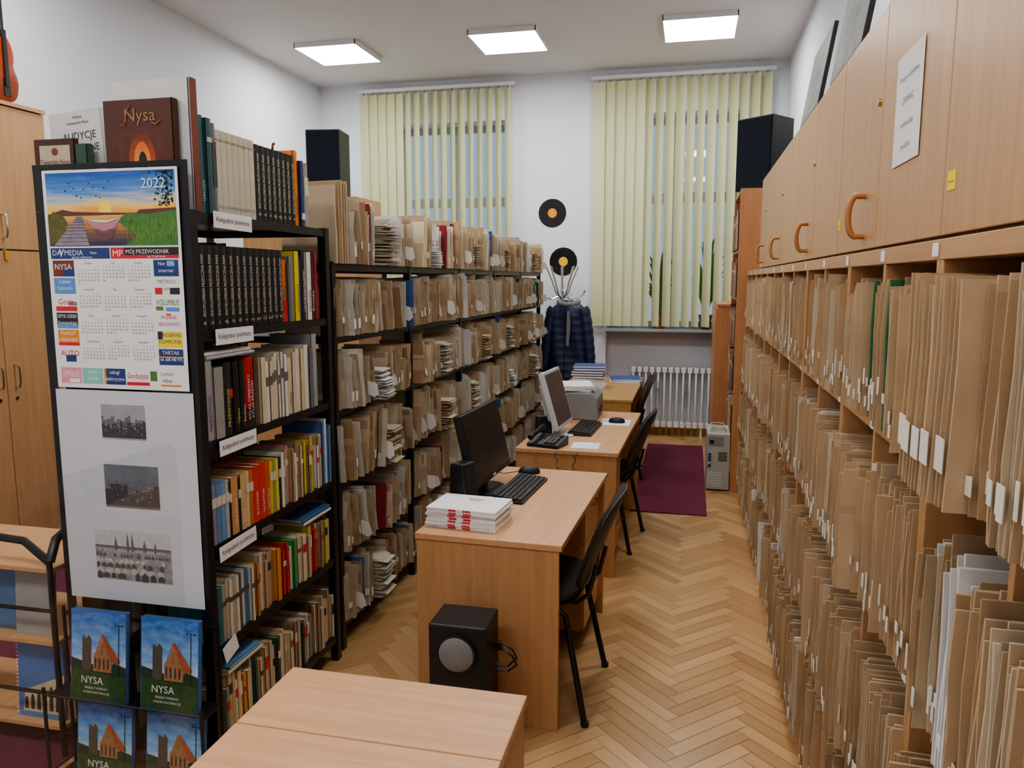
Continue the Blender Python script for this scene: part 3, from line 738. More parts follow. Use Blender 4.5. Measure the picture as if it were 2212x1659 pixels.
for a,b in ((.10,.05),(.075,.03)): MB().tube([(.0,0,a),(.03,0,a+.01),(.07,-.01,a-.01),(.085,-.01,a-.04),(.05,0,b-.03),(.015,0,b-.03),(.0,0,b-.02)],.004,6).build('lead',M['black'],t,smooth=True)
MB().box(.0,.03,-.01,.01,.09,.11).build('plug',M['black'],t)
t=thing('cable','thin grey cable lying on the parquet beside the nearest desk','cable',(-1.2,3.3,.004))
MB().tube([(-.2,.5,0),(-.1,.3,0),(.0,.2,0),(.08,.0,0),(.15,-.1,0),(.18,-.3,0)],.0035,6).build('lead',M['grey'],t,smooth=True)

# ------------------------------------------------------------------ coat stand, coat, records
t=thing('coat_stand','chrome coat stand with many curved hooks in the far corner','coat stand',(-1.34,8.12,0))
MB().tube([(0,0,.02),(0,0,1.75)],.014,12).build('pole',M['chrome'],t,smooth=True)
MB().lathe([(0,0),(.165,0),(.165,.012),(.03,.03),(.016,.05),(0,.05)],n=28).build('base',M['chrome'],t,smooth=True)
for k in range(8):
    a=2*PI*k/8+.2; d=Vector((math.cos(a),math.sin(a),0))
    MB().tube([d*.012+Z*1.50,d*.06+Z*1.56,d*.10+Z*1.68,d*.16+Z*1.82,d*.17+Z*1.84],[.009,.009,.008,.008,.010],7).build('hook',M['chrome'],t,smooth=True)
    if k%2==0: MB().tube([d*.012+Z*1.54,d*.10+Z*1.50,d*.19+Z*1.52,d*.235+Z*1.57,d*.24+Z*1.59],[.009,.008,.008,.008,.011],7).build('hook',M['chrome'],t,smooth=True)
t=thing('jacket','dark navy padded jacket with grey fur collar on a hanger','jacket',(-1.235,7.90,0))
rings=[]
prof=[(1.495,.05,.04),(1.47,.10,.055),(1.435,.15,.07),(1.39,.185,.085)]
for k in range(30):
    z=1.37-k*.026; s=(k/29); q=.008*abs(math.sin(k*PI/3)); prof.append((z,.185+.06*s+q,.085+.03*s+q))
for z,a,b in prof: rings.append([(a*(abs(math.cos(u))**.8)*(1 if math.cos(u)>0 else -1)+.006*math.sin(7*u+z*12)*(1.5-z),b*math.sin(u)*(1+.16*math.sin(5*u+z*6)),z) for u in [2*PI*i/36 for i in range(36)]])
MB().loft(rings).build('body',M['navy'],t,smooth=True)
for s in (-1,1):
    pts=[];rr=[]
    for k in range(22):
        q=k/21; pts.append((s*(.145+.10*q**.6),-.01-.04*q,1.41-.63*q)); rr.append(.062-.012*q+.008*abs(math.sin(k*PI/3)))
    MB().tube(pts,rr,16).build('sleeve',M['navy'],t,smooth=True)
    MB().tube([(s*.245,-.05,.78),(s*.247,-.052,.75)],.046,14).build('cuff',M['black'],t,smooth=True)
MB().tube([(.10*math.cos(a),.01-.07*math.sin(a),1.48-.03*math.sin(a)) for a in [PI*i/14 for i in range(15)]],.028,10).build('fur_collar',M['fur'],t,smooth=True)
MB().prism([(-.005,.1),(.025,.1),(.04,.30),(.03,.46),(.005,.46)],(.0,-.118,.93),X,Z,.004).build('lining',M['fur'],t)
MB().box(-.022,-.014,-.134,-.124,.66,1.40).build('zip',M['black'],t)
MB().tube([(0,.0,1.49),(0,.0,1.54),(.02,.02,1.565),(.03,.05,1.55),(.02,.07,1.54)],.003,6).build('hanger_hook',M['chrome'],t)
def record(x,z,cc,label):
    t=thing('vinyl_record',label,'record',(x,Y1-.004,z),0,'vinyl records on the far wall')
    MB().tube([(0,0,0),(0,.003,0)],.152,48).build('disc',mat('vinyl',(.008,.008,.009),.25),t,smooth=True)
    mb=MB()
    for k in range(12):
        rr=.06+k*.007; pts=[(rr*math.cos(a),-.0006,rr*math.sin(a)) for a in [2*PI*i/40 for i in range(41)]]
        mb.tube(pts,.0006,3,cap=False)
    mb.build('groove',M['blackp'],t)
    MB().tube([(0,-.0015,0),(0,-.0002,0)],.05,32).build('centre_label',colm(cc),t)
    MB().tube([(0,-.0025,0),(0,-.0016,0)],.006,10).build('spindle_hole',M['white'],t)
record(-1.50,2.42,(.85,.30,.02),'upper vinyl record with orange label on the far wall')
record(-1.375,1.90,(.85,.50,.03),'lower vinyl record with yellow label above the coat stand')

# ------------------------------------------------------------------ racks
def rack(name,label,xa,xb,ys,levels,ztop,front_rail=None):
    t=thing(name,label,'rack',(xa,ys[0],0),0); w=xb-xa
    for y in ys:
        for x in (0,w-.035):
            mb=MB(); yy=y-ys[0]
            if y==ys[-1]: yy-=.035
            mb.box(x,x+.035,yy,yy+.003,0,ztop); xx=x if x==0 else x+.032; mb.box(xx,xx+.003,yy+.003,yy+.035,0,ztop)
            mb.build('post',M['black'],t)
    for i in range(len(ys)-1):
        for z in levels:
            mb=MB(); a=ys[i]-ys[0]+.004; b=ys[i+1]-ys[0]-.004
            mb.box(.004,w-.004,a,b,z-.004,z); mb.box(.004,.006,a,b,z-.03,z-.004); mb.box(w-.006,w-.004,a,b,z-.03,z-.004)
            mb.box(.006,w-.006,a,a+.002,z-.03,z-.004); mb.box(.006,w-.006,b-.002,b,z-.03,z-.004)
            mb.build('shelf',M['black'],t)
    if front_rail:
        for z in front_rail: MB().box(.0355,w-.0355,.0,.003,z-.015,z+.012).build('end_rail',M['black'],t)
    return t
L1=[1.91,1.54,1.18,.83,.48,.12]
r1=rack('metal_rack','black metal rack of reference books with a calendar on its end',-2.06,-1.50,[2.11,3.04],L1,1.915,front_rail=[1.8,1.2,.7])
for x in (0,.525): MB().box(x,x+.035,0,.003,1.916,2.06).build('post_extension',M['black'],r1)
MB().box(0,.56,-.001,.003,2.045,2.062).build('end_rail',M['black'],r1)
L2=[1.77,1.45,1.12,.79,.46,.13]
yp=[3.10,4.04,5.0,5.93,6.9,7.85]
rack('metal_rack','long black metal rack of sheet music folders behind the desks',-2.08,-1.52,yp,L2,1.78)
lv=[]
for i,(t_,h_,n_) in enumerate([(.018,.27,4),(.026,.28,6),(.034,.265,7),(.014,.285,3),(.020,.25,4),(.028,.275,6),(.022,.24,5),(.012,.26,2),(.016,.22,3),(.010,.275,2),(.022,.265,5)]):
    lv.append(('buff score folder',bundle_var('score_folder',-1,M['buff'],200+i,t_,h_,n_,lab=(i in (1,6)),slip=(i==5),wav=.008,rag=.026)))
for i,(t_,h_,n_) in enumerate([(.018,.28,5),(.028,.27,7),(.036,.25,8)]): lv.append(('cream paper bundle',bundle_var('score_folder',-1,M['cream'],220+i,t_,h_,n_,lab=(i==1),wav=.009,rag=.03)))
kf=('brown kraft folder',bundle_var('score_folder',-1,M['kraft'],230,.026,.285,4,lab=False,wav=.006)); lv+= [kf,('brown kraft folder',bundle_var('score_folder',-1,M['kraft'],235,.018,.27,3,wav=.006))]
bigf=('large tan folder',bundle_var('score_folder',-1,M['buff'],240,.05,.37,3,lab=False))
wf=('white score booklet',bundle_var('score_folder',-1,M['whitef'],231,.016,.29,4,lab=False,rag=.02)); lv.append(wf)
sp=[('maroon card folder',bundle_var('score_folder',-1,M['redf'],232,.016,.28,2)),('blue card folder',bundle_var('score_folder',-1,M['bluef'],233,.014,.285,2)),('dark green folder',bundle_var('score_folder',-1,M['greenf'],234,.014,.28,1))]
pv=[('cream paper pile lying flat',pile_var('paper_pile',-1,M['cream'],300,.13,.20)),('white paper pile lying flat',pile_var('paper_pile',-1,M['whitef'],301,.12,.15)),('buff paper pile lying flat',pile_var('paper_pile',-1,M['buff'],302,.14,.18))]
SL=Shelfer('score_folder','folder','sheet music on the long black rack','score_folders','sheet music folders filling the farther bays of the long black rack')
r=random.Random(77)
ln=['top','second','third','fourth','fifth','bottom']
for bi in range(5):
    for li,z in enumerate(L2):
        y=yp[bi]+.02; ye=yp[bi+1]-.01; k=0
        leanrun=r.uniform(-.12,.12); pile=r.randint(4,20) if (bi*6+li)%3!=1 else 99; hrun=r.uniform(.88,1.02); xrun=0
        while True:
            nm,v=r.choice(lv) if r.random()>.03 else r.choice(sp)
            if k==pile: nm,v=r.choice(pv)
            if bi==0 and li==0 and k<2: nm,v=bigf
            if y+v['t']+.02>ye: break
            k+=1
            if r.random()<.14 and v is not bigf[1]: leanrun=r.uniform(-.22,.22); y+=.010; hrun=r.uniform(.80,1.04); xrun=r.uniform(-.02,.03)
            sc=hrun*r.uniform(.93,1.05)*(1.05 if li==0 else 1.0)
            sc=min(sc,.305/v['h']) if li else sc
            lean=0 if v.get('pile') else leanrun*.7+r.uniform(-.03,.03)
            if v.get('pile'): sc=1; y+=.008
            dx=xrun+r.uniform(-.025,.03)
            if v is bigf[1]: sc=1; lean=0; dx=0
            SL.place(v,(-1.495+dx,y,z+.002),sc,lean,'%s, %s from near post, %s bay, %s shelf of long rack'%(nm,ordi(k),ordi(bi+1),ln[li]))
            y+=v['t']+r.uniform(-.001,.002)
SL.finish()

# reference books on rack 1
XF=-1.505
BLK=(.012,.012,.013); CR=(.56,.52,.40); TAN=(.42,.29,.15)
def cname(c):
    r_,g_,b_=c; mx=max(c)
    if mx<.05: return 'black'
    if abs(r_-g_)<.04 and abs(g_-b_)<.05: return 'white' if mx>.6 else ('grey' if mx>.12 else 'dark grey')
    if r_>=g_>=b_:
        if r_>.6 and g_>.45 and b_<.2: return 'yellow'
        if r_>.5 and g_<.12: return 'red'
        if r_>.55 and g_<.35: return 'orange'
        if r_>.5 and b_>.35: return 'cream'
        if r_>.38: return 'tan'
        return 'brown' if g_>.03 else 'maroon'
    if r_>b_>=g_: return 'maroon' if r_<.4 else 'pink'
    if b_>g_ and b_>r_: return 'blue' if b_>.2 else 'navy'
    if g_>=r_: return 'green' if b_<g_*.8 else 'teal'
    return 'coloured'
sh=['top','second','third','fourth','fifth','bottom']
def row(li,specs,y0,grp):
    y=y0
    for k,s in enumerate(specs):
        t_,h_,col=s[0],s[1],s[2]; kw=dict(s[3]) if len(s)>3 else {}
        d_=kw.pop('d',.19); nm=kw.pop('nm','book'); dx=kw.pop('dx',rnd.uniform(-.012,.004))
        lb='%s %s, %s from the calendar end, %s shelf of the near rack'%(cname(col),nm,ordi(k+1),sh[li])
        bookbuild((XF+dx,y,L1[li]+.001),t_,h_,d_,col,lb,grp,**kw)
        y+=t_+.0012
    return y
EM='ENCYKLOPEDIA MUZYCZNA PWM'
A=[(.028,.30,(.16,.20,.19),{'title':'KATALOG MUZYCZNY'}),(.03,.30,(.04,.11,.12),{'title':'GRUZJA','tcol':(.6,.6,.55)}),(.026,.295,(.03,.09,.11),{'band':(.75,.8,(.5,.5,.45))}),(.024,.285,(.13,.15,.14),{'panel':(.3,.8,(.05,.06,.06))})]
for c in ('AUDY','CJE','KOMPO','MUZYKA','ROZM','ESTE','FORMY'): A.append((.032,.27,CR,{'foot':c,'tcol':(.10,.12,.30),'band':(.88,.9,(.4,.33,.2)),'dx':-.004}))
for c in ('ab','cd','cd','efg','efg','hij','klł','m'): A.append((.034,.262,BLK,{'title':EM,'code':c,'tcol':(.7,.68,.55),'nm':'encyclopedia volume','dx':-.004}))
A+=[(.03,.285,(.75,.20,.015),{'title':'MUZYKA','tcol':(.1,.1,.1)}),(.028,.25,(.02,.04,.14),{'band':(.1,.2,(.6,.6,.6))}),(.035,.24,(.30,.30,.28),{'panel':(.5,.8,(.6,.58,.5))}),(.012,.25,TAN,{})]
row(0,A,2.16,'books on the top shelf of the near rack')
B=[]
for c in ('ab','cd','c','efg','hij','klł','m','n-p','pe-r','S-Ś','Sm-Ś','T-V','W-Ż'): B.append((.0385,.27,BLK,{'title':EM,'code':c,'tcol':(.7,.68,.6),'nm':'encyclopedia volume','dx':-.004}))
B+=[(.036,.235,(.62,.16,.03),{'title':'MUZYCZNA','tcol':(.1,.08,.05),'panel':(0,.35,(.55,.03,.03))}),(.02,.22,(.12,.12,.13),{}),(.03,.25,(.22,.22,.22),{}),(.034,.27,(.72,.58,.03),{'title':'ALMANACH','tcol':(.1,.1,.1)}),(.02,.25,(.04,.05,.10),{}),(.03,.275,(.02,.02,.02),{'title':'LEKSYKON MUZYKI','tcol':(.8,.8,.8)}),(.035,.27,(.70,.68,.6),{'title':'HISTORIA','tcol':(.05,.05,.05)}),(.04,.275,(.05,.01,.01),{'title':'Kronika','tcol':(.8,.75,.7),'tsize':.026}),(.02,.27,(.40,.02,.04),{})]
row(1,B,2.15,'books on the second shelf of the near rack')
Cc=[(.045,.26,(.32,.32,.33),{'title':'NAJNOWSZE','tcol':(.1,.1,.1)}),(.05,.235,(.30,.29,.27),{'nm':'thick book'}),(.034,.245,(.02,.02,.02),{'title':'PRZEWODNIK','tcol':(.7,.6,.2)}),(.03,.245,(.015,.015,.02),{'band':(.5,.62,(.6,.05,.05))}),(.034,.245,(.015,.015,.015),{'title':'Opera','tcol':(.8,.7,.2)}),(.03,.245,(.015,.015,.015),{'title':'Rodzina','tcol':(.8,.7,.5)}),(.034,.25,(.45,.02,.02),{'title':'ATLAS OPEROWY','tcol':(.8,.75,.7),'panel':(0,.3,(.02,.02,.02))}),(.034,.25,(.40,.02,.02),{'title':'ATLAS MUZYKI','tcol':(.8,.75,.7),'panel':(0,.3,(.02,.02,.02))}),(.028,.245,(.12,.07,.05),{}),(.03,.24,(.6,.53,.35),{})]
Cc+=[(.012+rnd.uniform(0,.012),.235+rnd.uniform(-.02,.015),rnd.choice([(.70,.68,.60),(.72,.70,.66),(.62,.55,.4)]),{'band':(.6,.75,(.15,.13,.12))}) for _ in range(9)]
Cc+=[(.03,.22,(.62,.55,.36),{'title':'POEZJE','tcol':(.2,.05,.05)}),(.025,.24,(.6,.52,.38),{}),(.03,.25,(.66,.62,.5),{}),(.03,.25,(.60,.5,.3),{}),(.035,.26,(.68,.66,.6),{}),(.03,.25,(.15,.15,.16),{}),(.04,.30,(.33,.34,.35),{'nm':'tall book'})]
row(2,Cc,2.15,'books on the third shelf of the near rack')
def mixrow(h0,h1,pal,tot,seed,lead=()):
    q=random.Random(seed); out=list(lead); s=sum(a[0]+.0012 for a in out)
    while True:
        t_=q.uniform(.012,.028)
        if s+t_>tot: break
        c=q.choice(pal); f=q.uniform(.9,1.1); c=tuple(round(min(1,x*f),2) for x in c)
        kw={'dx':q.uniform(-.02,.004),'d':.16}
        if q.random()<.5: kw['band']=(q.uniform(.55,.7),q.uniform(.72,.85),q.choice([(.7,.65,.5),(.05,.05,.05),(.5,.05,.05)]))
        out.append((t_,q.uniform(h0,h1),c,kw)); s+=t_+.0012
    return out
old=[(.55,.42,.26),(.62,.52,.36),(.42,.29,.17),(.5,.37,.23),(.32,.23,.15),(.66,.60,.46),(.58,.46,.3)]
D=[(.03,.20,(.25,.22,.32)),(.026,.20,(.12,.24,.42)),(.024,.20,(.15,.30,.5)),(.02,.20,(.4,.42,.42)),(.012,.19,(.02,.02,.02)),(.04,.2,(.55,.30,.12)),(.014,.19,(.02,.02,.02)),(.03,.2,(.6,.42,.2)),(.022,.2,(.6,.5,.3)),(.022,.2,(.55,.16,.03)),(.04,.205,(.62,.05,.03)),(.04,.205,(.65,.04,.02)),(.03,.205,(.62,.10,.02)),(.02,.2,(.65,.5,.05)),(.02,.2,(.3,.33,.1)),(.02,.2,(.7,.6,.1)),(.02,.2,(.03,.03,.03))]
dt=['', '', '', '', '', 'LEKSYKON', '', 'DZIEJE', '', '', 'SŁOWNIK', 'SŁOWNIK', 'HISTORIA', '', '', 'MAŁA', '']
D=mixrow(.18,.23,old+[(.1,.15,.3),(.65,.5,.05),(.6,.25,.3),(.05,.05,.06),(.7,.7,.68)],.80,5,[a+({'dx':-.003,**({'title':dt[i],'tcol':(.85,.8,.7)} if dt[i] else {'band':(.62,.78,(.6,.55,.45))})},) for i,a in enumerate(D)])
D+=[(.02,.27,(.08,.16,.4),{'nm':'tall binder'}),(.02,.28,(.7,.7,.7),{'nm':'tall binder'}),(.02,.25,(.10,.2,.45),{})]
row(3,D,2.15,'books on the fourth shelf of the near rack')
E=[(.035,.20,(.03,.14,.17)),(.02,.2,(.35,.33,.28)),(.02,.21,(.45,.4,.28)),(.02,.2,(.62,.58,.48)),(.02,.2,(.4,.36,.3)),(.016,.2,(.66,.62,.5)),(.02,.2,(.1,.1,.1)),(.02,.2,(.6,.52,.4)),(.026,.2,(.05,.16,.35)),(.015,.2,(.6,.57,.48)),(.02,.2,(.55,.48,.32)),(.014,.2,(.5,.2,.05))]
E=mixrow(.17,.22,old+old+[(.05,.3,.08),(.62,.25,.03),(.6,.05,.04),(.7,.55,.04),(.04,.05,.15),(.02,.02,.02)],.87,6,[a+({'band':(.62,.7,(.1,.08,.06))},) for a in E])
row(4,E,2.15,'books on the fifth shelf of the near rack')
Fs=mixrow(.18,.23,old+old+[(.25,.24,.2),(.05,.12,.25),(.12,.08,.05),(.6,.25,.04),(.35,.34,.33),(.05,.10,.08)],.87,9)
row(5,Fs,2.15,'books on the bottom shelf of the near rack')
def flatbook(y,z,t_,h_,col,label,d=.2):
    bookbuild((XF-.004,y,z),t_,h_,d,col,label,'books lying flat on the rows of the near rack',rot=(PI/2,0,0))
flatbook(2.45,1.18+.263,.012,.28,(.35,.38,.45),'grey-blue book lying flat on top of the third shelf row')
flatbook(2.42,1.18+.276,.012,.27,(.70,.69,.66),'white book lying flat, topmost on the third shelf row')
flatbook(3.0,.48+.222,.014,.24,(.6,.6,.6),'white magazine lying flat on the fifth shelf row')
flatbook(2.99,.48+.237,.016,.24,(.05,.12,.3),'blue book lying flat on the fifth shelf row')
flatbook(2.42,.12+.232,.016,.22,(.62,.55,.4),'cream book lying flat on the bottom shelf row')
flatbook(2.41,.12+.249,.008,.2,(.15,.3,.5),'thin blue book lying flat on the bottom shelf row')
q=random.Random(31)
for li,z in enumerate(L1[1:]):
    y=2.16;k=0
    while y<2.96:
        t_=q.uniform(.05,.08)
        if y+t_>3.0: break
        k+=1
        c=q.choice([(.02,.04,.05),(.05,.02,.02),(.03,.03,.03),(.03,.09,.09),(.10,.07,.04)])  # rear row added in dark tones so gaps above the front books stay dark
        bookbuild((-2.05,y+t_,z+.001),t_,q.uniform(.25,.31),.2,c,'added dark volume facing away, %s from the calendar end, %s shelf, rear side'%(ordi(k),sh[li+1]),'added dark volumes on the rear side of the near rack',rot=(0,0,PI))
        y+=t_+.002
for i,(yc,z) in enumerate(((2.33,1.905),(2.31,1.53),(2.30,1.165),(2.27,.815))):
    t=thing('shelf_sign','white shelf sign reading Księgozbiór podręczny on the %s shelf edge'%sh[i],'sign',(-1.493,yc,z),0,'white signs on the shelf edges of the near rack',rot=(math.radians(-1+i),0,0))
    MB().box(0,.0012,-.11,.11,-.04,.012).build('card',M['white'],t)
    MB().text('Księgozbiór podręczny',.023,(.0018,0,-.02),Y,Z,'c',fit=.19).build('lettering',M['ink'],t,norm=False)
o=MB().box(0,.0012,-.04,.04,-.05,.012).build('shelf_sign',M['white'],loc=(-1.493,2.19,.475),rot=(.3,0,0)); tag(o,'small blank white card on the fifth shelf edge','sign','white signs on the shelf edges of the near rack')
# front-facing books on top
bk=bookbuild((-1.545,2.12,1.912),.03,.335,.245,(.085,.028,.015),'dark brown book with glowing doorway on its cover above the calendar','books displayed above the calendar')
arch=lambda w,h,cx,cz:[(cx-w,cz),(cx+w,cz),(cx+w,cz+h*.55)]+[(cx+w*math.cos(a),cz+h*.55+h*.45*math.sin(a)) for a in [PI*i/10 for i in range(1,10)]]+[(cx-w,cz+h*.55)]
MB().flat(arch(.105,.25,.125,.01),(-.245,-.0006,0),X,Z).build('cover_vault',mat('dim_vault',(.10,.028,.014),.5,var=.6,scale=45),bk,norm=False)
MB().flat(arch(.048,.185,.13,.05),(-.245,-.0010,0),X,Z).build('cover_arch',gradient('glow_arch',[(0,(.55,.13,.02)),(.5,(.40,.07,.012)),(1,(.16,.03,.012))],warp=.3),bk,norm=False)
MB().flat(arch(.030,.145,.13,.065),(-.245,-.0014,0),X,Z).build('cover_doorway',gradient('glow_door',[(0,(.25,.05,.01)),(.35,(.85,.35,.06)),(1,(.60,.14,.02))],warp=.3),bk,norm=False)
MB().flat(arch(.015,.08,.132,.10),(-.245,-.0018,0),X,Z).build('cover_passage',M['black'],bk,norm=False)
mb=MB(); mb.text('Nysa',.055,(-.115,-.0020,.27),X,Z,'c')
mb.tube([(-.185,-.0022,.262),(-.172,-.0022,.256),(-.168,-.0022,.275),(-.158,-.0022,.305),(-.148,-.0022,.318)],.0018,5); mb.tube([(-.075,-.0022,.265),(-.058,-.0022,.258),(-.045,-.0022,.268)],.0018,5)
mb.build('cover_lettering',mat('gold_ink',(.35,.17,.07),.5),bk,norm=False)
al=bookbuild((-1.51,2.155,1.912),.028,.40,.30,(.62,.62,.62),'tall white album with brown spine behind the dark brown book','books displayed above the calendar')
MB().box(.0012,.0052,.0,.028,0,.40).build('album_spine',M['brick'],al)
o=bookbuild((-1.835,2.18,1.912),.02,.335,.22,(.62,.62,.60),'white book titled AUDYCJE leaning above the calendar','books displayed above the calendar',rot=(0,math.radians(-3),math.radians(-6)))
mb=MB(); mb.text('AUDYCJE',.034,(-.10,-.0008,.245),X,Z,'c',fit=.15); mb.text('MUZYCZNE',.034,(-.10,-.0008,.205),X,Z,'c',fit=.16); mb.text('Elżbieta',.012,(-.10,-.0008,.312),X,Z,'c'); mb.text('Szczepańska Mazur',.012,(-.10,-.0008,.294),X,Z,'c')
mb.build('cover_lettering',M['ink'],o,norm=False)
o=bookbuild((-1.925,2.145,1.912),.02,.235,.155,(.07,.02,.015),'small dark brown book titled Twierdza Nysa at the left','books displayed above the calendar')
MB().rect(.02,.135,.13,.215,(-.155,-.0008,0),X,Z).build('cover_panel',mat('cream_print',(.5,.42,.3),.6),o,norm=False)
mb=MB(); mb.text('Twierdza Nysa',.024,(-.078,-.0016,.155),X,Z,'c',fit=.11); mb.disc(.078,.195,.012,(-.155,-.0014,0),X,Z)
mb.build('cover_lettering',M['brick'],o,norm=False)
bookbuild((-1.87,2.135,1.912),.03,.215,.045,(.03,.08,.05),'small green book standing beside the Twierdza Nysa book','books displayed above the calendar')
for k in range(3):
    bookbuild((-1.79,2.23+k*.035,1.912),.03,.29-.01*k,.2,(.6,.53,.4),'cream volume, %s behind the white AUDYCJE book'%ordi(k+1),'cream volumes behind the displayed books')

# ------------------------------------------------------------------ calendar (face -y)
CW,CH=.49,.69
t=thing('wall_calendar','large 2022 calendar with a lake sunset photo on the rack end','calendar',(-2.02,2.104,1.352))
MB().box(0,CW,-.0008,0,0,CH).build('sheet',M['white'],t)
px0,px1,pz0,pz1=.012,.480,.455,.682
def P(u,v): return (px0+(px1-px0)*u, pz0+(pz1-pz0)*v)
def lay(k): return (0,-.0012-.0003*k,0)
pic=MB().flat([P(0,.44),P(1,.44),P(1,1),P(0,1)],lay(0),X,Z).build('lake_photo',gradient('sunset_sky',[(0,(.85,.38,.06)),(.18,(.85,.62,.22)),(.36,(.42,.48,.55)),(.6,(.08,.24,.60)),(1,(.02,.10,.40))],warp=.6),t,norm=False)
def ppoly(name,pts,m,k): return MB().flat([P(*p) for p in pts],lay(k),X,Z).build(name,m,pic,norm=False)
ppoly('lake',[(0,0),(1,0),(1,.45),(0,.45)],gradient('lake_water',[(0,(.03,.04,.08)),(.4,(.20,.10,.07)),(.75,(.60,.30,.08)),(1,(.80,.50,.14))],warp=.5,stretch=(1,1,9)),1)
mb=MB(); mb.disc(*P(.46,.50),.022,lay(1.5),X,Z); mb.build('sun',mat('sun_print',(1,.75,.1),.5),pic,norm=False)
ppoly('shore',[(0,.43),(.12,.50),(.2,.47),(.45,.45),(.7,.44),(.72,.48),(1,.50),(1,.42),(0,.41)],mat('shore_print',(.13,.05,.04),.6),2)
ppoly('reed_bank',[(.55,.34),(.62,.44),(.78,.42),(1,.47),(1,0),(.60,0),(.70,.14),(.62,.22)],M['green'],3)
ppoly('reed_bank',[(0,.40),(.05,.48),(.13,.40),(.16,.30),(.1,.10),(0,.0)],mat('dark_reeds',(.12,.11,.03),.6,var=.6,scale=70),3)
ppoly('jetty',[(.03,0),(.32,0),(.275,.40),(.235,.40)],mat('jetty_print',(.27,.22,.27),.6,var=.6,scale=40),4)
mb=MB()
for k in range(11):
    v=.40*(1-(1-k/11)**1.6); w0=.145-(.145-.02)*v/.40; c=.175+(.255-.175)*v/.40
    mb.flat([P(c-w0,v),P(c+w0,v),P(c+w0,v+.006),P(c-w0,v+.006)],lay(4.5),X,Z)
mb.build('jetty_planks',M['ink'],pic,norm=False)
ppoly('boat_reflection',[(.36,.22),(.45,.17),(.54,.24),(.50,.10),(.44,.06),(.39,.12)],mat('reflection',(.16,.07,.09),.4),4)
ppoly('boat',[(.31,.36),(.35,.25),(.44,.20),(.53,.25),(.58,.37),(.46,.30),(.38,.32)],mat('boat_hull',(.50,.22,.28),.5),5)
ppoly('boat_rim',[(.31,.365),(.37,.325),(.46,.31),(.58,.375),(.48,.35),(.37,.355)],mat('boat_rim',(.70,.65,.60),.5),6)
mb=MB(); q=random.Random(2)
for k in range(170):
    x=q.gauss(.94,.045); y=q.uniform(.52,1)
    if x<.985: c=P(x,min(.98,y)); mb.disc(c[0],c[1],q.uniform(.0015,.004),lay(5),X,Z,6)
mb.build('tree_foliage',mat('dark_leaf_print',(.02,.05,.02),.6),pic,norm=False)
mb=MB()
for k in range(12):
    x=.15+k*.03+q.uniform(-.01,.01); y=.74+.12*math.sin(k*1.3)+q.uniform(-.03,.03); mb.flat([P(x,y),P(x+.008,y+.02),P(x+.012,y+.005),P(x+.02,y+.025),P(x+.012,y-.005)],lay(3),X,Z)
mb.build('birds',M['ink'],pic,norm=False)
mb=MB()
for k in range(90):
    x=q.uniform(.62,.99); y=q.uniform(.02,.3); mb.flat([P(x,y),P(x+.005,y),P(min(.99,x+q.uniform(-.03,.03)),y+.15)],lay(5),X,Z)
mb.build('reeds',mat('bright_reeds',(.22,.36,.06),.6,var=.4,scale=90),pic,norm=False)
MB().text('2022',.044,(CW-.085,lay(7)[1],.628),X,Z,'c').build('year_lettering',M['white'],t,norm=False)
def ad(u0,u1,v0,v1,bg,lines,fg='white',extra=None):
    a=MB().rect(u0,u1,v0,v1,lay(0),X,Z).build('advert',M[bg] if isinstance(bg,str) else bg,t,norm=False)
    n=len(lines); mb=MB(); h=(v1-v0)/(n+.4)
    for i,s in enumerate(lines):
        sz=min(h*.78,.026); mb.text(s,sz,((u0+u1)/2,lay(2)[1],v1-h*(i+1)+h*.2),X,Z,'c',fit=(u1-u0)*.9)
    if lines: mb.build('lettering',M[fg],a,norm=False)
    if extra:
        for (x0,x1,y0,y1,mm) in extra: MB().rect(u0+(u1-u0)*x0,u0+(u1-u0)*x1,v0+(v1-v0)*y0,v0+(v1-v0)*y1,lay(.7),X,Z).build('picture',M[mm],a,norm=False)
    return a
a=ad(.012,.232,.415,.449,'dblue',[]); mb=MB(); mb.text('DA',.024,(.018,lay(2)[1],.426),X,Z); mb.flat([(.048,.422),(.052,.422),(.064,.446),(.060,.446)],lay(2),X,Z); mb.flat([(.045,.446),(.049,.446),(.055,.434),(.052,.431)],lay(2),X,Z); mb.text('MEDIA',.024,(.063,lay(2)[1],.426),X,Z,fit=.08); mb.text('agencja reklamowa',.010,(.09,lay(2)[1],.417),X,Z,fit=.08); mb.text('Nysa',.012,(.16,lay(2)[1],.43),X,Z); mb.build('lettering',M['white'],a,norm=False)
a=ad(.236,.480,.415,.449,'ink',[],extra=[(0,.2,0,1,'red'),(.2,1,0,.30,'red')]); mb=MB(); mb.text('MP',.03,(.262,lay(2)[1],.421),X,Z,'c'); mb.text('MÓJ PRZEWODNIK',.018,(.29,lay(2)[1],.430),X,Z,fit=.18); mb.text('tel. 77 448 90 60',.009,(.40,lay(2)[1],.4175),X,Z,'c'); mb.build('lettering',M['white'],a,norm=False)
lu0,lu1=.016,.096
ru0,ru1=.388,.476
zz=.41; hgt=.0555
L_=[('brick',['NYSA'],'white',[(.5,1,.0,.5,'dblue')]),('skyblue',['Zakład','Szklarski'],'white',None),('white',['Gosia'],'red',[(0,1,0,.3,'red'),(.6,1,.35,.6,'inkg')]),('ink',['OPTYK GÓRSKI','Stomatologia'],'white',[(0,1,0,.25,'skyblue')]),('org',['MAMUT','CHIŃSKI MARKET'],'white',[(0,1,0,.2,'red')]),('white',['AUTO'],'red',[(.3,.8,.05,.5,'dblue')])]
for bg,li,fg,ex in L_:
    ad(lu0,lu1,zz-hgt+.005,zz,bg,li,fg,ex); zz-=hgt
zz=.41
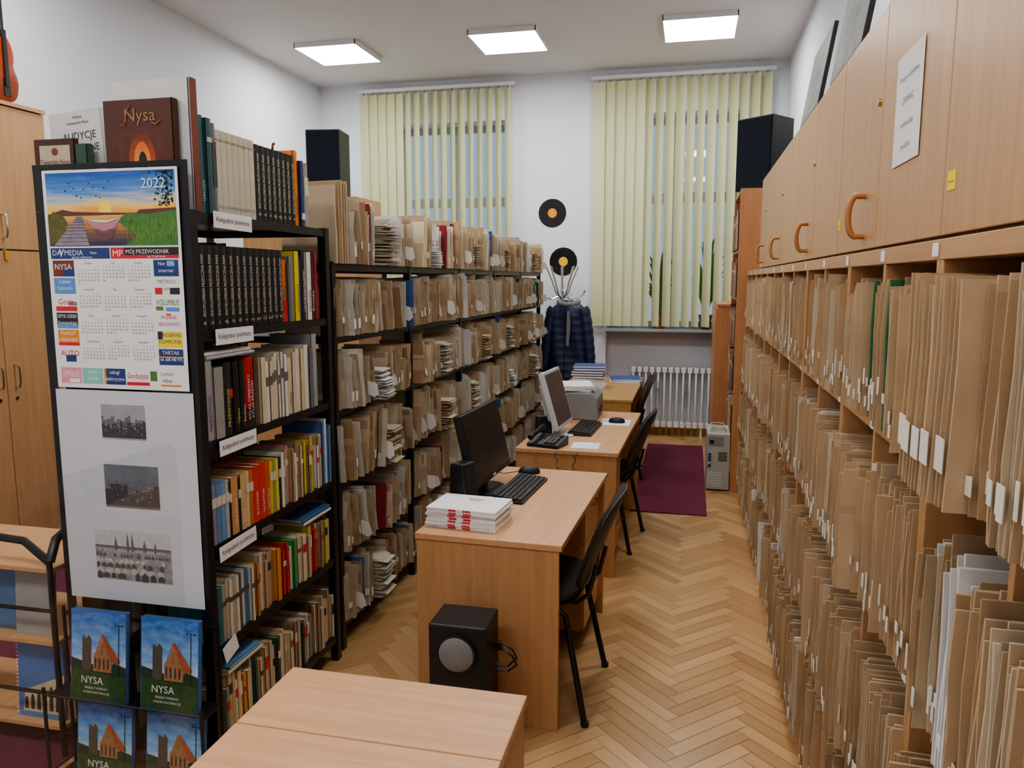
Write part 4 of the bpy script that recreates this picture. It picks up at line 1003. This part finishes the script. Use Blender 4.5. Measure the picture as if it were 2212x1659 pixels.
R_=[('dblue',['Net ON','internet'],'white',[(.55,.85,.6,.95,'skyblue')]),('white',['METROD','auto'],'inkg',[(0,.3,0,.4,'red'),(.6,1,0,.4,'ink')]),('white',['KOLUMBUS'],'green',[(.4,.95,.05,.3,'skyblue'),(0,.3,.1,.35,'green')]),('white',['FINANS','NIERUCHOMOŚCI'],'red',[(.4,.6,.9,1,'red')]),('yellow',['EUROSERWIS','KOMPUTER'],'dblue',[(0,.2,.5,1,'ink')]),('dblue',['TARTAK','tel. 608 440 975'],'white',[(.0,1,.46,.54,'org')])]
for bg,li,fg,ex in R_:
    ad(ru0,ru1,zz-hgt+.005,zz,bg,li,fg,ex); zz-=hgt
xs=[.014,.096,.178,.262,.35,.478]
B_=[('pink',['SMILE'],'white',[(.4,.9,.05,.3,'white')]),('teal',['salon','urody'],'white',None),('dblue',['usługi','elektryczne'],'white',[(0,.1,0,1,'org')]),('white',['Geodezyjna'],'red',[(0,1,0,.2,'red')]),('white',['Lomat','sklep'],'green',[(0,.2,.3,.9,'green'),(.3,.9,0,.1,'org')])]
for i,(bg,li,fg,ex) in enumerate(B_): ad(xs[i]+.002,xs[i+1]-.002,.014,.066,bg,li,fg,ex)
mon=['Styczeń','Luty','Marzec','Kwiecień','Maj','Czerwiec','Lipiec','Sierpień','Wrzesień','Październik','Listopad','Grudzień']
for i,mn in enumerate(mon):
    mg=MB(); cx=.108+(i%3)*.093; top=.402-(i//3)*.083
    mg.text(mn,.0095,(cx+.04,lay(0)[1],top-.004),X,Z,'c')
    for j,wk in enumerate(calendar.Calendar().monthdayscalendar(2022,i+1)):
        for d,dd in enumerate(wk):
            if dd: mg.text(str(dd),.0085,(cx+.012*d+.004,lay(0)[1],top-.016-j*.0105),X,Z,'c')
    mg.build('month_grid',mat('dark_grey_ink',(.10,.10,.12),.7),t,norm=False)
t=thing('paper_poster','white poster sheet with three grey town photographs under the calendar','poster',(-2.035,2.107,.63))
MB().box(0,.515,-.0008,0,0,.715).build('sheet',mat('poster_paper',(.58,.60,.65),.8,var=.05,scale=4),t)
def photo(x0,x1,z0,z1,base,seed,kind,lab):
    q=random.Random(seed); o=(0,-.0012,0); x0+=2.035; x1+=2.035; z0-=.63; z1-=.63; w=x1-x0; h=z1-z0
    p=MB().rect(x0,x1,z0,z1,o,X,Z).build('photograph',base,t,norm=False); p['label']=lab
    if kind!=2:
        for band,(lo,hi,tone) in enumerate(((.50,.70,.15),(.30,.58,.06))):
            pts=[(x0,z0+h*.05)]; x=0; mb=MB()
            while x<1:
                ww=q.uniform(.04,.11); hh=q.uniform(lo,hi)
                for a in (x,min(1,x+ww)): pts.append((x0+w*a,z0+h*hh))
                x+=ww
            pts.append((x1,z0+h*.05)); mb.flat(pts,(0,-.0015-.0003*band,0),X,Z)
            mb.build('skyline',mat('skyline_%d_%d'%(seed,band),(tone,tone,tone*1.1),.6,var=.7,scale=80),p,norm=False)
        mb=MB()
        for k in range(26):
            cx=x0+w*q.uniform(.05,.93); cz=z0+h*q.uniform(.15,.5); mb.rect(cx,cx+.003,cz,cz+.005,(0,-.0021,0),X,Z)
        mb.build('building_windows',mat('pale_window',(.30,.31,.34),.6),p,norm=False)
    else:
        MB().rect(x0,x1,z0,z0+h*.66,(0,-.0014,0),X,Z).build('town',mat('town_print',(.30,.30,.31),.6,var=.9,scale=28),p,norm=False)
        # distant town: layered rows of gabled houses and church towers
        for rw in range(6):
            mb=MB(); zb=z0+h*(.60-.105*rw); s0=.006+.0032*rw; x=x0+.002
            while x<x1-s0*1.6:
                ww=s0*q.uniform(.8,1.5); hh=s0*q.uniform(.6,1.1)
                if q.random()<.75: mb.flat([(x,zb-hh*.6),(x+ww,zb-hh*.6),(x+ww,zb+hh*.3),(x+ww*.5,zb+hh*.8),(x,zb+hh*.3)],(0,-.0016-.00015*rw,0),X,Z)
                x+=ww*q.uniform(1.0,1.5)
            tone=(.42,.12,.50,.10,.45,.08)[rw]
            mb.build('house_row',mat('house_tone_%d'%rw,(tone,tone,tone*1.02),.6,var=.3,scale=60),p,norm=False)
        mb=MB(); mb.rect(x0,x1,z0+h*.64,z0+h*.69,(0,-.0015,0),X,Z)
        for cx_,tw,th_ in ((.28,.010,.22),(.44,.008,.30),(.50,.008,.30),(.66,.012,.18),(.80,.008,.16)):
            cx=x0+w*cx_; zb=z0+h*.60; mb.flat([(cx-tw/2,zb),(cx+tw/2,zb),(cx+tw/2,zb+h*th_*.6),(cx,zb+h*(th_+.06)),(cx-tw/2,zb+h*th_*.6)],(0,-.0026,0),X,Z)
        mb.build('church_towers',mat('tower_tone',(.14,.14,.15),.6),p,norm=False)
photo(-1.865,-1.70,1.185,1.30,mat('photo_sky_a',(.33,.34,.37),.6,var=.3),1,0,'top photograph of ruined skyline')
photo(-1.87,-1.665,.955,1.10,mat('photo_sky_b',(.16,.17,.20),.6,var=.4),3,0,'middle dark photograph of rooftops')
photo(-1.925,-1.635,.705,.875,mat('photo_sky_c',(.52,.52,.53),.6,var=.2,scale=30),5,2,'bottom pale aerial photograph of town')

# ------------------------------------------------------------------ display stand with books, glass panel, low shelf
t=thing('display_stand','low black display stand with town guide books before the rack end','stand',(-2.06,1.975,0))
for z in (.03,.325):
    MB().box(0,.60,.02,.105,z-.006,z).build('shelf',M['black'],t)
    MB().tube([(0,.003,z+.012),(.60,.003,z+.012)],.003,6).build('front_wire',M['black'],t)
for x in (0,.592):
    MB().box(x,x+.008,.0,.008,0,.36).build('post',M['black'],t); MB().box(x,x+.008,.108,.116,0,.60).build('post',M['black'],t)
MB().box(.010,.590,.109,.115,.57,.585).build('back_bar',M['black'],t)
sky=gradient('cover_sky',[(0,(.60,.68,.76)),(.35,(.24,.45,.75)),(1,(.03,.15,.48))],warp=.9,stretch=(2,1,4),rough=.22)
for i,(x,z) in enumerate(((-1.755,.326),(-1.488,.326),(-1.755,.031),(-1.488,.031))):
    hh=.30 if z>.2 else .275
    b=bookbuild((x,2.0,z),.018,hh,.215,(.05,.13,.34),'blue town guide titled NYSA, %s on the display stand'%['upper left','upper right','lower left','lower right'][i],'four NYSA town guides on the display stand',rot=(math.radians(-6),0,0))
    k=lambda kk:(-.215,-.0006-.0004*kk,0)
    MB().rect(0.003,.211,hh*.28,hh-.003,k(0),X,Z).build('cover_sky',sky,b,norm=False)
    MB().rect(0.003,.211,.003,hh*.33,k(.5),X,Z).build('cover_lawn',mat('dark_lawn',(.03,.09,.03),.35,var=.7,scale=40),b,norm=False)
    MB().flat([(.003,hh*.33),(.211,hh*.29),(.211,hh*.40),(.17,hh*.44),(.12,hh*.38),(.06,hh*.42),(.003,hh*.46)],k(1),X,Z).build('cover_trees',mat('dark_trees',(.02,.05,.025),.5,var=.6,scale=70),b,norm=False)
    MB().flat([(.045,hh*.33),(.045,hh*.68),(.05,hh*.72),(.055,hh*.69),(.065,hh*.69),(.07,hh*.73),(.080,hh*.68),(.080,hh*.33)],k(2),X,Z).build('cover_tower',mat('tower_print',(.09,.075,.06),.6,var=.5,scale=90),b,norm=False)
    MB().flat([(.088,hh*.33),(.088,hh*.50),(.098,hh*.56),(.108,hh*.66),(.118,hh*.74),(.130,hh*.66),(.145,hh*.56),(.158,hh*.46),(.158,hh*.33)],k(2),X,Z).build('cover_church',mat('church_print',(.34,.17,.09),.6,var=.6,scale=70),b,norm=False)
    MB().flat([(.118,hh*.74),(.126,hh*.75),(.190,hh*.47),(.188,hh*.44),(.158,hh*.44)],k(3),X,Z).build('cover_roof',mat('roof_print',(.36,.10,.045),.6,var=.5,scale=90),b,norm=False)
    mb=MB()
    for c in range(4): mb.flat([(.094+c*.016,hh*.36),(.099+c*.016,hh*.36),(.099+c*.016,hh*.46),(.0965+c*.016,hh*.49),(.094+c*.016,hh*.46)],k(3.5),X,Z)
    mb.build('cover_windows',M['ink'],b,norm=False)
    mb=MB(); mb.text('NYSA',.034,(-.13,k(4)[1],hh*.19),X,Z,'c',fit=.085); mb.text('PEREŁKI TWIERDZY',.010,(-.115,k(4)[1],hh*.13),X,Z,'c'); mb.text('NYSKIE FORTYFIKACJE',.010,(-.115,k(4)[1],hh*.08),X,Z,'c')
    mb.build('cover_lettering',M['white'],b,norm=False)
    mb=MB().tube([(-.03,-.0025,hh*.3),(-.03,-.0025,hh*.84)],.0012,5)
    for c in (-.042,-.03,-.018): mb.disc(.215+c,hh*.86,.004,k(4),X,Z,10)
    mb.build('cover_lamp_post',M['ink'],b)
t=thing('glass_panel','clear glass partition panel beside the end of the near rack','glass panel',(-1.440,1.2,0))
w=.70; rr=.05; pts=[(0,.02),(w,.02),(w,1.24-rr)]+[(w-rr+rr*math.cos(a),1.24-rr+rr*math.sin(a)) for a in [PI/2*i/6 for i in range(1,6)]]+[(w-rr,1.24),(0,1.24)]
MB().prism(pts,(0,0,0),Y,Z,.004).build('pane',M['glass'],t)
for y in (.05,.55): MB().box(-.03,.035,y,y+.08,0,.019).build('foot',M['chrome'],t,bevel=.002)
t=thing('low_shelf','low wooden shelf trolley with black frame left of the rack','shelf',(-3.0,2.12,0))
for z in (.11,.43,.70): MB().box(.02,.85,.02,.40,z-.018,z).build('shelf',M['deskl'],t,bevel=.002)
for x in (0,.85):
    for y in (.0,.40): MB().tube([(x+.008,y+.01,0),(x+.008,y+.01,.74)],.010,8).build('post',M['black'],t,smooth=True)
for z in (.24,.55): MB().tube([(.01,.01,z),(.86,.01,z)],.007,8).build('rail',M['black'],t,smooth=True)
MB().tube([(.86,.01,.73),(.855,.05,.80),(.85,.14,.83),(.85,.28,.83),(.855,.37,.80),(.86,.41,.73)],.016,10).build('handle',M['black'],t,smooth=True)
MB().tube([(.01,.01,.73),(.1,.01,.80),(.4,.01,.82),(.76,.01,.80),(.86,.01,.73)],.014,8).build('handle',M['black'],t,smooth=True)
bookbuild((-2.19,2.17,.431),.02,.23,.16,(.34,.33,.31),'grey book leaning on the middle shelf of the low trolley','items on the low trolley',rot=(math.radians(-4),0,0),title='Nysa')
bookbuild((-2.34,2.2,.431),.03,.24,.16,(.10,.2,.35),'blue book at the back of the low trolley middle shelf','items on the low trolley')
o=bookbuild((-2.17,2.17,.111),.015,.30,.2,(.10,.20,.42),'spiral notebook with a colonnaded building on the cover','items on the low trolley',rot=(math.radians(-4),0,0))
MB().flat([(.02,.02),(.2,.02),(.2,.17),(.03,.10)],(-.2,-.0007,0),X,Z).build('cover_building',mat('building_print',(.6,.5,.33),.6),o,norm=False)
mb=MB()
for k in range(6): x=.035+k*.027; mb.flat(arch(.008,.045+.012*k,x,.03),(-.2,-.0012,0),X,Z)
mb.build('cover_arcade',M['ink'],o,norm=False)
mb=MB()
for k in range(20): mb.tube([(-.196,-.003,.015+k*.014),(-.206,-.003,.015+k*.014),(-.206,.017,.015+k*.014),(-.196,.017,.015+k*.014)],.0012,4)
mb.build('spiral',M['white'],o)

# ------------------------------------------------------------------ left wardrobe, violin, far cabinet
t=thing('wardrobe','tall beech wardrobe with silver handles against the left wall','wardrobe',(-3.70,3.10,0))
MB().box(-.48,-.02,0,.8,0,2.65).build('body',M['beech'],t,bevel=.003)
MB().box(-.49,.01,-.005,.805,2.651,2.672).build('top',M['beechh'],t)
for d in (0,1):
    for z0,z1 in ((.07,1.86),(1.87,2.645)):
        do=MB().box(-.0195,0,.002+d*.4,.398+d*.4,z0,z1).build('door',M['beech'],t,bevel=.002)
        y=.345 if d==0 else .455; z=1.1 if z0<1 else 1.93
        MB().tube([(0,y,z),(.028,y,z+.005),(.034,y,z+.03),(.034,y,z+.10),(.028,y,z+.125),(0,y,z+.13)],.006,8).build('handle',M['chrome'],do,smooth=True)
        if d==1 or z0<1: MB().tube([(0,y,z-.06),(.006,y,z-.06)],.01,12).build('lock',M['chrome'],do,smooth=True)
MB().box(.008,.010,.45,.475,-.05,0).build('key_tag',M['org'],t,loc=(0,0,1.86))
def violin(loc,rz,label,s=1.0):
    t=thing('violin',label,'violin',loc,rz); t.scale=(s,s,s)
    def outline(k):
        pts=[]
        for i in range(40):
            a=2*PI*i/40; z=math.cos(a)
            w_=.088*(1-.2*z)*(1-.28*math.exp(-((z-.1)/.22)**2)); pts.append((k*w_*math.copysign(abs(math.sin(a))**.7,math.sin(a)),.18+k*.178*z))
        return pts
    mb=MB(); mb.loft([[(x,p[0],p[1]) for p in outline(k)] for k,x in ((.86,-.028),(1,-.02),(1,.02),(.86,.028))]).build('body',M['lacquer'],t,smooth=True)
    MB().box(.015,.03,-.012,.012,.35,.56).build('neck',M['black'],t,bevel=.004)
    MB().box(.034,.04,-.012,.012,.08,.38).build('fingerboard',M['black'],t)
    MB().tube([(.02,0,.56),(.01,0,.60),(-.01,0,.61),(-.015,0,.59)],.012,8).build('scroll',M['lacquer'],t,smooth=True)
    MB().box(.028,.034,-.02,.02,.03,.12).build('tailpiece',M['black'],t)
violin((-3.74,3.675,2.675),0,'reddish-brown violin standing on the wardrobe, cut by the frame',1.0)
t=thing('tall_cabinet','tall beech cabinet behind the racks carrying a loudspeaker','cabinet',(-3.75,6.0,0))
MB().box(0,1.05,0,.5,0,2.38).build('body',M['beech'],t,bevel=.003)
for d in (0,1): MB().box(.003+d*.525,.522+d*.525,-.02,-.0005,.06,2.37).build('door',M['beech'],t,bevel=.002)
hifi((-3.05,6.22,2.381),.29,.28,.56,math.radians(8),'black loudspeaker on the tall cabinet at left behind the books')
violin((-3.55,6.2,2.382),math.radians(-90),'small reddish violin beside the left loudspeaker above the books',.8)

# ------------------------------------------------------------------ world
w=bpy.data.worlds.new('world'); SC.world=w; w.use_nodes=True
bg=w.node_tree.nodes['Background']; bg.inputs[0].default_value=(.50,.60,.75,1); bg.inputs[1].default_value=.8
SC.view_settings.view_transform='AgX'
try: SC.view_settings.look='AgX - Medium High Contrast'
except Exception as e: print(e)
